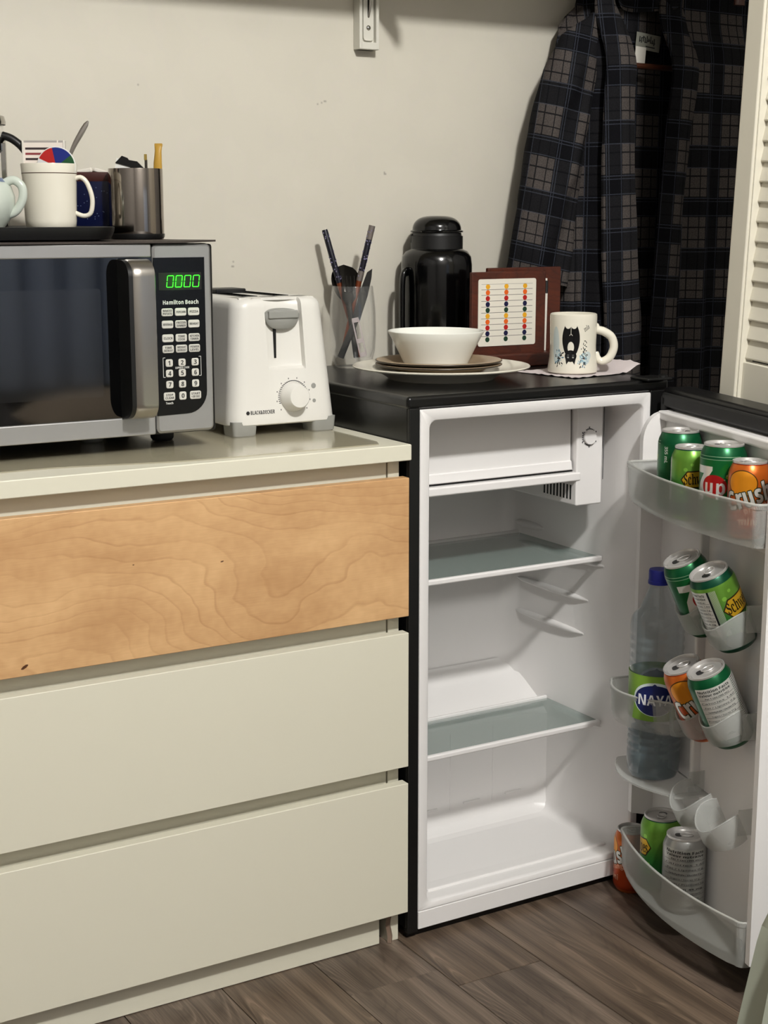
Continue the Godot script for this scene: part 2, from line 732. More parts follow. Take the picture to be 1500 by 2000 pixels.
	g.prism(PackedVector2Array([Vector2(0.02, 0.055), Vector2(0.27, 0.055), Vector2(0.27, 0.03), Vector2(0.02, -0.02)]), -0.004, 0.004)
	g.xf = Transform3D()
	var arm := obj("arm", g, white, t)
	arm.rotation.y = -PI / 2


func chest() -> void:
	var t := thing("chest_of_drawers", "white chest of drawers with a maple wood top drawer beside the refrigerator", "chest of drawers", Vector3(-0.4, 0, 0.48))
	var g := world_g(t)
	g.box(Vector3(-0.4, 0.7682, 0.24), Vector3(0.8, 0.0237, 0.48), 0.0018)
	obj("top", g, M.white_panel, t)
	for x in [-0.79, -0.0165]:
		g = world_g(t)
		g.box(Vector3(x, 0.378, 0.228), Vector3(0.019, 0.756, 0.456), 0.001)
		obj("side_panel", g, M.white_panel, t)
	g = world_g(t)
	g.box(Vector3(-0.4, 0.4, 0.005), Vector3(0.76, 0.7, 0.006))
	obj("back_panel", g, M.white_panel, t)
	for y in [0.742, 0.51, 0.277]:
		g = world_g(t)
		g.box(Vector3(-0.402, y, 0.4475), Vector3(0.748, 0.06, 0.014), 0.0008)
		obj("rail", g, M.white_panel, t)
	g = world_g(t)
	g.box(Vector3(-0.413, 0.031, 0.449), Vector3(0.744, 0.06, 0.014), 0.0008)
	obj("plinth", g, M.white_panel, t)
	# peeling foil at the foot of the right side panel
	g = world_g(t)
	var rows := []
	for i in 7:
		var y := 0.001 + i * 0.009
		var r := PackedVector3Array()
		for j in 3:
			r.append(Vector3(-0.026 - 0.003 + j * 0.0045 + sin(i * 1.3) * 0.0012, y, 0.4575 + 0.004 * sin(j * 1.6) + 0.002 * cos(i * 1.1)))
		rows.append(r)
	g.loft(rows, false)
	lab(obj("peeling_edge", g, mat("peel", Color(0.5, 0.42, 0.36), 0.6), t), "peeling stained edge foil")
	var wm := mat("maple", Color.WHITE, 0.33)
	var im := maple(1400, 350)
	for k in [[0.27, 0.06, 9.0, 3.2, -0.5], [0.62, 0.57, 4.0, 1.4, -0.2], [0.46, 0.62, 2.0, 1.2, 0.0]]:   # knots: x, y as shares of the front
		fill_oval(im, Vector2(k[0] * 1400, (1.0 - k[1]) * 350), k[2], k[3], Color(0.3, 0.18, 0.1), k[4])
	wm.albedo_texture = tex(im)
	var ys := [[0.7315, 0.5238], [0.4988, 0.2898], [0.2635, 0.0542]]
	for i in 3:
		g = world_g(t)
		var h: float = ys[i][0] - ys[i][1]
		g.box(Vector3(-0.4025, (ys[i][0] + ys[i][1]) / 2, 0.471), Vector3(0.797, h, 0.018), 0.0012)
		for q in g.v.size():
			var p: Vector3 = t.transform * g.v[q]
			g.t[q] = Vector2((p.x + 0.8) / 0.8, (ys[i][0] - p.y) / h)
		var d := obj("drawer", g, wm if i == 0 else M.white_panel, t)
		if i == 0:
			lab(d, "maple wood drawer front")
		g = world_g(t)
		g.box(Vector3(-0.4025, (ys[i][0] + ys[i][1]) / 2 - 0.02, 0.25), Vector3(0.74, h - 0.06, 0.4))
		obj("drawer_box", g, M.white_panel, d)
	# clear mat lying on the top
	g = G.new()
	var pts := PackedVector2Array()
	for i in 41:
		var x := -0.78 + 0.735 * i / 40.0
		var s := smoothstep(-0.62, -0.5, x) * (1.0 - smoothstep(-0.45, -0.3, x))
		pts.append(Vector2(x, 0.462 - 0.035 * (1.0 - smoothstep(-0.6, -0.35, x)) - 0.012 * s))
	pts.append(Vector2(-0.035, 0.44))
	pts.append(Vector2(-0.035, 0.02))
	pts.append(Vector2(-0.78, 0.02))
	var im2 := clear("mat_film", Color(0.8, 0.76, 0.64, 0.2), 0.14)
	g.prism(pts, 0.0, 0.0016)
	var film := obj("desk_mat", g, im2)
	film.transform = Transform3D(Basis(Vector3.RIGHT, Vector3(0, 0, 1), Vector3(0, -1, 0)), Vector3(0, 0.782, 0))
	tag(film, "thin clear plastic mat lying under the microwave and toaster", "mat")


func louver_door() -> void:
	var white := mat("louver_paint", Color(0.84, 0.82, 0.76), 0.45)
	var o := Node3D.new()
	put(o, "door_1", self)
	o.set_meta("kind", "structure")
	o.set_meta("label", "white louvered closet door standing open behind the refrigerator door")
	# local frame: x along the leaf towards the room, y up, z towards the robe side seen here
	o.transform = door_xf * Transform3D(Basis(Vector3.UP, deg_to_rad(9.5)) * Basis(Vector3(0, 0, 1), deg_to_rad(-3.0)), Vector3(0.021, 0.0, -0.0585))
	var w := 0.62
	var th := 0.03
	for x in [0.0195, w - 0.0195]:
		var g := G.new()
		g.box(Vector3(x, 1.03, -th / 2), Vector3(0.039, 1.98, th), 0.003, 2)
		obj("stile", g, white, o)
		g = G.new()
		g.box(Vector3(x + (0.021 if x < 0.3 else -0.021), 1.03, -th / 2 - 0.001), Vector3(0.003, 1.98, th - 0.006), 0.001)
		obj("bead", g, white, o)
	for y in [[0.05, 0.1], [0.84, 0.094], [1.97, 0.1]]:
		var g := G.new()
		g.box(Vector3(w / 2, y[0], -th / 2 - 0.004), Vector3(w - 0.078, y[1], th - 0.012), 0.002)
		obj("rail", g, white, o)
	for span in [[0.105, 0.79], [0.8935, 1.915]]:
		var y: float = span[0]
		while y < span[1]:
			var g := G.new()
			g.box(Vector3.ZERO, Vector3(w - 0.08, 0.034, 0.006), 0.0028, 2)
			var s := obj("slat", g, white, o)
			s.transform = Transform3D(Basis(Vector3.RIGHT, deg_to_rad(-12)), Vector3(w / 2, y + 0.014, -th / 2 - 0.004))
			y += 0.0296


func make_fridge() -> void:
	fridge = thing("refrigerator", "compact black refrigerator with a white interior and its door standing open", "refrigerator", Vector3(0.246, 0, 0.468))
	var t := fridge
	var g := world_g(t)
	for s in [[Vector3(0.0125, 0.43, 0.232), Vector3(0.019, 0.83, 0.464)], [Vector3(0.4815, 0.43, 0.232), Vector3(0.019, 0.83, 0.464)], [Vector3(0.247, 0.4, 0.006), Vector3(0.48, 0.78, 0.012)], [Vector3(0.247, 0.02, 0.235), Vector3(0.486, 0.012, 0.45)]]:
		g.box(s[0], s[1], 0.004, 2)
	obj("case", g, M.black_enamel, t)
	g = world_g(t)
	g.box(Vector3(0.247, 0.838, 0.232), Vector3(0.494, 0.019, 0.474), 0.006, 3)
	obj("top_panel", g, M.black_enamel, t)
	for s in [[Vector3(0.0125, 0.42, 0.462), Vector3(0.018, 0.82, 0.012)], [Vector3(0.473, 0.42, 0.462), Vector3(0.03, 0.82, 0.012)]]:
		g = world_g(t)
		g.box(s[0], s[1], 0.0015)
		obj("front_trim", g, M.black_plastic, t)
	for x in [0.04, 0.45]:
		g = world_g(t)
		g.xf = t.transform.affine_inverse() * Transform3D(Basis(), Vector3(x, 0, 0.43))
		g.lathe([Vector2(0.014, 0.0), Vector2(0.016, 0.004), Vector2(0.016, 0.01), Vector2(0.008, 0.016)], 20)
		obj("foot", g, M.black_plastic, t)
	# inner liner: front flange, opening, walls and back as one moulded skin
	g = world_g(t)
	var rows := []
	var spec := [[0.0215, 0.458, 0.0435, 0.827, 0.002, 0.455], [0.0215, 0.458, 0.0435, 0.827, 0.002, 0.4665], [0.0225, 0.457, 0.0445, 0.826, 0.002, 0.468], [0.0370, 0.4455, 0.0530, 0.8115, 0.013, 0.468], [0.0385, 0.4440, 0.0545, 0.8100, 0.012, 0.4665], [0.0395, 0.4430, 0.0550, 0.8090, 0.012, 0.46], [0.0430, 0.4400, 0.0500, 0.8050, 0.02, 0.40], [0.0430, 0.4400, 0.0440, 0.8050, 0.02, 0.15], [0.052, 0.431, 0.052, 0.797, 0.02, 0.128], [0.075, 0.41, 0.075, 0.775, 0.02, 0.118], [0.2, 0.3, 0.4, 0.5, 0.02, 0.118]]
	for s in spec:
		var r := PackedVector3Array()
		for p in rrect(s[1] - s[0], s[3] - s[2], s[4], 6, Vector2((s[0] + s[1]) / 2, (s[2] + s[3]) / 2)):
			r.append(Vector3(p.x, p.y, s[5]))
		rows.append(r)
	g.loft(rows, true, 2, 50.0, true)
	var liner := obj("liner", g, M.liner, t)
	# hump over the compressor
	g = world_g(t)
	rows = []
	for x in [0.0425, 0.06, 0.42, 0.4405]:
		var e: float = 0.012 if x < 0.05 or x > 0.43 else 0.0
		var r := PackedVector3Array()
		for p in [[0.262 + e, 0.0435], [0.24 + e, 0.0475], [0.229 + e, 0.058], [0.226 + e, 0.075], [0.226 + e, 0.228], [0.2235, 0.236 + e * 0.3], [0.216, 0.241 + e * 0.4], [0.165, 0.262 + e], [0.14, 0.273 + e], [0.128, 0.286 + e], [0.12, 0.305 + e]]:
			r.append(Vector3(x, p[1], p[0]))
		rows.append(r)
	g.loft(rows, false, 0, 40.0)
	obj("compressor_hump", g, M.liner, liner)
	g = world_g(t)
	for x in [0.15, 0.24, 0.33]:
		g.box(Vector3(x, 0.15, 0.2262), Vector3(0.0016, 0.14, 0.0016), 0.0006)
	for x in [0.105, 0.195, 0.285, 0.375]:
		g.box(Vector3(x, 0.088, 0.2268), Vector3(0.036, 0.0035, 0.003), 0.001)
	obj("hump_ridges", g, M.liner, liner)
	g = world_g(t)
	g.box(Vector3(0.242, 0.047, 0.335), Vector3(0.34, 0.006, 0.13), 0.0025, 2)
	g.box(Vector3(0.242, 0.0535, 0.429), Vector3(0.36, 0.006, 0.009), 0.0028, 2)
	obj("floor_pan", g, M.liner, liner)
	for s in [1, -1]:
		for k in [[0.459, 0.135, 0.345, 0.006], [0.398, 0.13, 0.335, 0.006], [0.527, 0.14, 0.385, 0.007], [0.246, 0.25, 0.39, 0.006], [0.562, 0.13, 0.215, 0.007]]:
			g = world_g(t)
			var x: float = 0.4405 if s > 0 else 0.0425
			var pa := []
			var ra := []
			for i in 9:
				var f := i / 8.0
				pa.append(Vector3(x, k[0], lerpf(k[1], k[2], f)))
				ra.append(Vector2(0.009, k[3]) * (0.25 + 0.75 * pow(sin(clampf(f * 1.02, 0.0, 1.0) * PI), 0.35)))
			g.tube(pa, ra, 12)
			obj("shelf_rail", g, M.liner, liner)
	g = world_g(t)
	g.box(Vector3(0.2398, 0.0285, 0.463), Vector3(0.436, 0.029, 0.012), 0.0012)
	obj("kick_strip", g, M.liner, t)
	g = world_g(t)
	g.box(Vector3(0.247, 0.0065, 0.452), Vector3(0.478, 0.013, 0.01))
	obj("base_trim", g, M.black_plastic, t)
	# freezer compartment
	g = world_g(t)
	g.box(Vector3(0.203, 0.7475, 0.25), Vector3(0.32, 0.111, 0.24), 0.003)
	var fz := obj("freezer_box", g, M.liner, t)
	g = world_g(t)
	rows = []
	for p in [[0.699, 0.372], [0.699, 0.391], [0.7005, 0.3925], [0.713, 0.3905], [0.7145, 0.3875], [0.801, 0.3855], [0.8035, 0.383], [0.8035, 0.372]]:
		rows.append(PackedVector3Array([Vector3(0.0445, p[0], p[1]), Vector3(0.2, p[0], p[1]), Vector3(0.3615, p[0], p[1])]))
	g.loft(rows, false, 0, 30.0)
	g.box(Vector3(0.203, 0.751, 0.376), Vector3(0.317, 0.104, 0.006))
	obj("freezer_door", g, M.liner, fz)
	g = world_g(t)
	g.box(Vector3(0.209, 0.6885, 0.389), Vector3(0.329, 0.014, 0.026), 0.003, 2)
	obj("freezer_sill", g, M.liner, fz)
	g = world_g(t)
	g.box(Vector3(0.3638, 0.752, 0.379), Vector3(0.0018, 0.1, 0.008))
	g.box(Vector3(0.205, 0.697, 0.379), Vector3(0.32, 0.0018, 0.02))
	obj("door_gap", g, M.dark_gap, fz)
	# thermostat housing
	g = world_g(t)
	g.box(Vector3(0.3915, 0.7225, 0.27), Vector3(0.053, 0.166, 0.26), 0.003, 2)
	var th := obj("thermostat_housing", g, M.liner, t)
	g = world_g(t)
	g.box(Vector3(0.4185, 0.74, 0.401), Vector3(0.0008, 0.12, 0.0012))
	obj("seam", g, M.liner_line, th)
	g = world_g(t)
	g.xf = t.transform.affine_inverse() * Transform3D(Basis(Vector3.RIGHT, PI / 2), Vector3(0.389, 0.752, 0.4))
	g.lathe([Vector2(0.0122, 0.0), Vector2(0.0122, 0.004), Vector2(0.0115, 0.005), Vector2(0.0001, 0.005)], 32)
	obj("dial", g, M.liner, th)
	g = world_g(t)
	for i in 28:
		var a0 := TAU * i / 28.0
		if i % 7 != 3:
			g.box(Vector3(0.389 + cos(a0) * 0.0134, 0.752 + sin(a0) * 0.0134, 0.4005), Vector3(0.0024, 0.0015, 0.001))
	for i in 6:
		var a1 := TAU * (i + 0.5) / 6.0
		g.box(Vector3(0.389 + cos(a1) * 0.0158, 0.752 + sin(a1) * 0.0158, 0.4005), Vector3(0.0014, 0.0022, 0.001))
	obj("dial_marks", g, M.liner_line, th)
	for i in 9:
		g = world_g(t)
		g.box(Vector3(0.3652, 0.661, 0.315 + i * 0.0088), Vector3(0.0012, 0.024, 0.0036))
		obj("vent_slot", g, M.dark_gap, th)
	# two glass shelves with white front edges
	for s in [[0.5405, 0.142, 0.376], [0.2545, 0.236, 0.384]]:
		g = world_g(t)
		g.box(Vector3(0.2415, s[0], (s[1] + s[2]) / 2), Vector3(0.394, 0.004, s[2] - s[1]))
		var sh := obj("shelf", g, M.shelf_glass, t)
		g = world_g(t)
		g.box(Vector3(0.2415, s[0], s[2] + 0.002), Vector3(0.395, 0.0095, 0.009), 0.003, 2)
		lab(obj("shelf_edge", g, M.liner, sh), "white plastic front edge")
		g = world_g(t)
		g.box(Vector3(0.2415, s[0] + 0.002, s[1]), Vector3(0.394, 0.01, 0.006), 0.002)
		obj("rear_edge", g, M.liner, sh)
	fridge_door()
	# hinge plate at the top right corner
	g = world_g(t)
	g.box(Vector3(0.462, 0.8495, 0.462), Vector3(0.05, 0.004, 0.045), 0.0015)
	g.xf = t.transform.affine_inverse() * Transform3D(Basis(), Vector3(0.475, 0.849, 0.475))
	g.lathe([Vector2(0.008, 0.0), Vector2(0.008, 0.005), Vector2(0.005, 0.007), Vector2(0.0003, 0.007)], 20)
	obj("hinge", g, M.black_plastic, t)


func bin_outline(u0: float, w0: float, wm: float, w1: float, u1: float, inset: float) -> PackedVector2Array:
	var o := PackedVector2Array()
	o.append(Vector2(u0 + inset, 0.012))
	for i in 5:
		var a := PI / 2 * i / 4.0
		o.append(Vector2(u0 + inset + 0.012 * (1 - cos(a)), w0 - inset - 0.012 * (1 - sin(a))))
	for i in range(1, 20):
		var f := i / 20.0
		var w := lerpf(w0, w1, f) + (wm - (w0 + w1) / 2) * 4.0 * f * (1 - f)
		o.append(Vector2(lerpf(u0 + 0.012, u1 - 0.012, f), w - inset))
	for i in 5:
		var a := PI / 2 * i / 4.0
		o.append(Vector2(u1 - inset - 0.012 * (1 - sin(a)), w1 - inset - 0.012 * (1 - cos(a))))
	o.append(Vector2(u1 - inset, 0.012))
	return o


func door_bin(parent: Node3D, label: String, out: Array, v0: float, v1: float, with_floor := true) -> void:
	var g := G.new()
	var rows := []
	for k in [[0.0055, v0], [0.0015, v0 + 0.012], [0.0, v1 - 0.008], [-0.0015, v1 - 0.006], [-0.0015, v1], [0.0012, v1], [0.0022, v1 - 0.008], [0.004, v0 + 0.012], [0.008, v0 + 0.002]]:
		var r := PackedVector3Array()
		for p in bin_outline(out[0], out[1], out[2], out[3], out[4], k[0]):
			r.append(Vector3(p.x, k[1], p.y))
		rows.append(r)
	g.loft(rows, false, 0, 40.0)
	if with_floor:
		var poly := bin_outline(out[0], out[1], out[2], out[3], out[4], 0.0055)
		var q := PackedVector2Array()
		for p in poly:
			q.append(Vector2(p.x, -p.y))
		var keep := g.xf
		g.xf = Transform3D(Basis(Vector3.RIGHT, Vector3(0, 0, -1), Vector3(0, 1, 0)), Vector3.ZERO)
		g.prism(q, v0, v0 + 0.0025)
		g.xf = keep
	lab(obj("door_bin", g, M.frosted, parent), label)
	g = G.new()
	var path := []
	for p in bin_outline(out[0], out[1], out[2], out[3], out[4], 0.0):
		path.append(Vector3(p.x, v1, p.y))
	g.tube(path, 0.0019, 8)
	obj("bin_rim", g, M.frosted_rim, parent)


func can_axis(u: float, vb: float) -> Transform3D:   # a tilted can in its rack, in the door's frame, origin at the middle of its bottom
	var s := sin(deg_to_rad(25.0))
	var c := cos(deg_to_rad(25.0))
	return Transform3D(Basis(Vector3(1, 0, 0), Vector3(0, c, s), Vector3(0, -s, c)), Vector3(u, vb, 0.03))


func fridge_door() -> void:
	var a := deg_to_rad(15.5)
	door_xf = Transform3D(Basis(Vector3.UP, -(PI / 2 + a)), Vector3(0.475, 0, 0.475))
	var g := G.new()
	g.box(Vector3(0.2375, 0.43, -0.026), Vector3(0.475, 0.812, 0.05), 0.007, 3)
	var d := obj("door", g, M.black_plastic, fridge)
	d.transform = fridge.transform.affine_inverse() * door_xf
	g = G.new()
	for s in [[0.237, 0.818, 0.448, 0.022], [0.237, 0.042, 0.448, 0.022]]:
		g.box(Vector3(s[0], s[1], 0.003), Vector3(s[2], s[3], 0.009), 0.004, 2)
	for s in [0.018, 0.455]:
		g.box(Vector3(s, 0.43, 0.003), Vector3(0.018, 0.79, 0.009), 0.004, 2)
	obj("gasket", g, M.rubber, d)
	g = G.new()
	g.prism(rrect(0.414, 0.748, 0.02, 6, Vector2(0.237, 0.429)), -0.001, 0.012)
	# raised rims at both sides and along the top
	for e in [[0.03, 0.042, 0.132], [0.432, 0.444, 0.06]]:
		var pp := PackedVector2Array([Vector2(0.0, 0.06), Vector2(0.016, 0.06), Vector2(0.016, e[2] - 0.004), Vector2(0.05, e[2] + 0.004)])
		for i in 9:
			var f := PI / 2 * i / 8.0
			pp.append(Vector2(0.014 + 0.036 * cos(f), 0.755 + 0.046 * sin(f)))
		pp.append(Vector2(0.0, 0.803))
		var keep := g.xf
		g.xf = Transform3D(Basis(Vector3(0, 0, 1), Vector3(0, 1, 0), Vector3(-1, 0, 0)), Vector3(0, 0, 0))
		g.prism(pp, -e[1], -e[0])
		g.xf = keep
	g.box(Vector3(0.237, 0.796, 0.012), Vector3(0.41, 0.014, 0.022), 0.004, 2)
	g.box(Vector3(0.197, 0.44, 0.016), Vector3(0.011, 0.40, 0.02), 0.004, 2)
	g.box(Vector3(0.316, 0.652, 0.016), Vector3(0.235, 0.014, 0.02), 0.005, 2)
	obj("door_liner", g, M.liner, d)
	door_bin(d, "frosted clear top bin holding four cans", [0.0445, 0.08, 0.096, 0.068, 0.431], 0.664, 0.725)
	door_bin(d, "frosted clear bottom bin holding two cans", [0.07, 0.083, 0.098, 0.062, 0.431], 0.052, 0.124)
	door_bin(d, "frosted clear ring round the water bottle", [0.0445, 0.098, 0.108, 0.06, 0.2], 0.318, 0.372, false)
	# ledge below the bottle
	g = G.new()
	var q := PackedVector2Array()
	for p in bin_outline(0.0445, 0.085, 0.108, 0.07, 0.235, 0.0):
		q.append(Vector2(p.x, -p.y))
	g.xf = Transform3D(Basis(Vector3.RIGHT, Vector3(0, 0, -1), Vector3(0, 1, 0)), Vector3.ZERO)
	g.prism(q, 0.2345, 0.2375)
	lab(obj("bottle_ledge", g, M.frosted, d), "frosted clear ledge below the water bottle")
	# three can racks of two scooped cups each
	for r in [[0.505, 0.505, 0.25, 0.333, "frosted clear upper can rack"], [0.348, 0.363, 0.262, 0.337, "frosted clear middle can rack"], [0.205, 0.205, 0.255, 0.338, "frosted clear lowest can rack, empty"]]:
		g = G.new()
		for k in 2:
			g.xf = can_axis(r[2 + k], r[k])
			var rows := []
			for q2 in [[0.0350, 0.010, 0.0], [0.0368, 0.018, 0.0], [0.0372, 0.041, 1.0], [0.0362, 0.0425, 1.0], [0.0352, 0.041, 1.0], [0.0348, 0.018, 0.0], [0.0335, 0.010, 0.0]]:
				var row := PackedVector3Array()
				for i in 25:
					var th := deg_to_rad(lerpf(-28.0, 208.0, i / 24.0))
					var lift: float = q2[2] * 0.014 * pow(absf(cos(th)), 2.0)
					row.append(Vector3(cos(th) * q2[0], q2[1] + lift, sin(th) * q2[0]))
				rows.append(row)
			g.loft(rows, false, 0, 50.0)
			var lip := []
			for p in rows[3]:
				lip.append(p)
			g.tube(lip, 0.0012, 6)
			g.xf = Transform3D()
		for x in [r[2] - 0.037, r[3] + 0.037]:
			g.box(Vector3(x, r[0] + 0.045, 0.024), Vector3(0.002, 0.04, 0.03), 0.0008)
		lab(obj("can_rack", g, M.frosted, d), r[4])


# ---------------------------------------------------------------- drinks
func can_label(kind: String) -> ImageTexture:
	# drawn at twice its size: the width goes once round the can, the middle is its front
	var w := 1536
	var h := 896
	var im := Image.create(w, h, false, Image.FORMAT_RGB8)
	var white := Color(0.9, 0.9, 0.88)
	var facts := func(x0: float, x1: float, y0: float, y1: float, paper: Color, ink: Color) -> void:
		im.fill_rect(Rect2i(int(x0), int(y0), int(x1 - x0), int(y1 - y0)), paper)
		print_text(im, "Nutrition Facts", 34, Vector2((x0 + x1) / 2 - 10, y0 + 36), ink, 0.0, (x1 - x0) * 0.84)
		print_text(im, "Valeur nutritive", 30, Vector2((x0 + x1) / 2 - 10, y0 + 82), ink, 0.0, (x1 - x0) * 0.84)
		var lines := ["Per 1 can (355 mL)", "Calories 140", "Fat / Lipides 0 g", "Carbohydrate / Glucides 37 g", "Sugars / Sucres 37 g", "Protein / Protéines 0 g", "Sodium 45 mg", "INGREDIENTS: CARBONATED WATER", "SUGAR, CITRIC ACID, FLAVOUR"]
		var y := y0 + 128
		for i in lines.size():
			print_text(im, lines[i], 17, Vector2((x0 + x1) / 2, y), ink, 0.0, (x1 - x0) * (0.62 + 0.28 * float((i * 7) % 4) / 3.0), i % 3 == 0)
			im.fill_rect(Rect2i(int(x0 + 10), int(y + 16), int(x1 - x0 - 20), 3), ink)
			y += (y1 - y0 - 150) / lines.size()
	if kind == "seven":
		im.fill(Color(0.03, 0.36, 0.2))
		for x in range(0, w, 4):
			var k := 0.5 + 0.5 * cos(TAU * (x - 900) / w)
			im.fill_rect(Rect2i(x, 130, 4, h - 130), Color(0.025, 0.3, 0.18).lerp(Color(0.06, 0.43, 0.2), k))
		for y in [88, 122]:
			im.fill_rect(Rect2i(380, y, 760, 7), Color(0.6, 0.75, 0.6))
		fill_poly(im, PackedVector2Array([Vector2(590, 205), Vector2(830, 205), Vector2(830, 250), Vector2(745, 390), Vector2(715, 610), Vector2(610, 610), Vector2(640, 420), Vector2(715, 292), Vector2(590, 292)]), white)
		fill_oval(im, Vector2(850, 430), 140, 132, Color(0.72, 0.1, 0.1))
		print_text(im, "up", 165, Vector2(858, 440), white, 0.0, 225)
		fill_oval(im, Vector2(1030, 300), 62, 36, Color(0.55, 0.7, 0.18), -0.4)
		fill_oval(im, Vector2(950, 235), 30, 80, Color(0.1, 0.45, 0.16), 0.5)
		for p in [[985, 300], [1015, 290], [1045, 318], [960, 350], [1070, 360]]:
			fill_oval(im, Vector2(p[0], p[1]), 8, 8, Color(0.75, 0.85, 0.65))
		facts.call(60.0, 360.0, 200.0, 850.0, white, Color(0.05, 0.2, 0.12))
		print_text(im, "355 mL", 44, Vector2(1240, 250), white, PI / 2)
	elif kind.begins_with("lime"):
		im.fill(Color(0.3, 0.6, 0.16))
		for y in range(0, h, 4):
			im.fill_rect(Rect2i(0, y, w, 4), Color(0.42, 0.62, 0.22).lerp(Color(0.14, 0.45, 0.2), smoothstep(200.0, 640.0, y)))
		im.fill_rect(Rect2i(0, 700, w, 196), Color(0.02, 0.3, 0.22))
		if kind == "lime":
			im.fill_rect(Rect2i(0, 0, w, 70), Color(0.03, 0.3, 0.2))
		for p in [[560, 250, 26], [640, 180, 20], [980, 210, 30], [1040, 560, 22], [520, 560, 18], [900, 600, 25]]:
			fill_oval(im, Vector2(p[0], p[1]), p[2], p[2], Color(0.55, 0.78, 0.3))
		fill_poly(im, PackedVector2Array([Vector2(500, 390), Vector2(580, 270), Vector2(1000, 235), Vector2(1075, 340), Vector2(1000, 470), Vector2(580, 510)]), Color(0.2, 0.13, 0.05))
		fill_poly(im, PackedVector2Array([Vector2(516, 390), Vector2(588, 286), Vector2(995, 251), Vector2(1058, 340), Vector2(992, 455), Vector2(586, 494)]), Color(0.86, 0.68, 0.16))
		print_text(im, "Schweppes", 135, Vector2(785, 375), Color(0.12, 0.08, 0.05), -0.06, 480, true, true)
		print_text(im, "GINGER ALE", 46, Vector2(785, 570), white, 0.0, 300)
		if kind == "lime_front":
			facts.call(20.0, 300.0, 110.0, 690.0, white, Color(0.1, 0.12, 0.12))
			return tex(down(im))
		facts.call(120.0, 400.0, 110.0, 690.0, white, Color(0.1, 0.12, 0.12))
		im.fill_rect(Rect2i(400, 110, 22, 580), Color(0.04, 0.1, 0.1))
		for i in 9:
			im.fill_rect(Rect2i(422 + i * 9, 110, 4, 580), white)
	elif kind == "crush":
		im.fill(Color(0.8, 0.34, 0.08))
		for y in range(0, h, 4):
			im.fill_rect(Rect2i(0, y, w, 4), Color(0.82, 0.41, 0.12).lerp(Color(0.72, 0.25, 0.08), smoothstep(60.0, 850.0, y)))
		for f in [768, 1480]:
			var c := Vector2(f, 285)
			fill_oval(im, c + Vector2(-90, -60), 190, 170, Color(0.3, 0.2, 0.06))
			fill_oval(im, c + Vector2(-90, -60), 178, 158, Color(0.94, 0.6, 0.12))
			print_text(im, "Crush", 240, c + Vector2(0, 110), Color(0.13, 0.2, 0.1), -0.32, 600, true, false, 16.0)
			print_text(im, "Crush", 240, c + Vector2(0, 110), white, -0.32, 600, true, false, 4.0)
			print_text(im, "orange", 80, c + Vector2(90, 245), Color(0.95, 0.72, 0.6), -0.32, 300)
			print_text(im, "mini", 90, c + Vector2(0, 430), Color(0.95, 0.75, 0.62), 0.0, 220)
		facts.call(20.0, 260.0, 150.0, 820.0, Color(0.9, 0.55, 0.3), Color(0.25, 0.1, 0.05))
	elif kind == "facts":
		im.fill(Color(0.02, 0.36, 0.2))
		facts.call(520.0, 960.0, 90.0, 780.0, white, Color(0.1, 0.13, 0.13))
		im.fill_rect(Rect2i(965, 90, 190, 560), white)
		for i in 22:
			im.fill_rect(Rect2i(972, 100 + i * 25, 170, 9), Color(0.12, 0.15, 0.14))
		print_text(im, "7", 420, Vector2(100, 420), white)
		fill_oval(im, Vector2(240, 520), 110, 110, Color(0.72, 0.1, 0.1))
		print_text(im, "up", 140, Vector2(245, 530), white, 0.0, 170)
	else:
		im.fill(Color(0.66, 0.66, 0.65))
		im.fill_rect(Rect2i(380, 0, 60, h), Color(0.52, 0.52, 0.52))
		facts.call(480.0, 1050.0, 80.0, 800.0, Color(0.72, 0.72, 0.7), Color(0.12, 0.12, 0.13))
		print_text(im, "PER CAN", 34, Vector2(880, 830), Color(0.12, 0.12, 0.13))
	return tex(down(im))


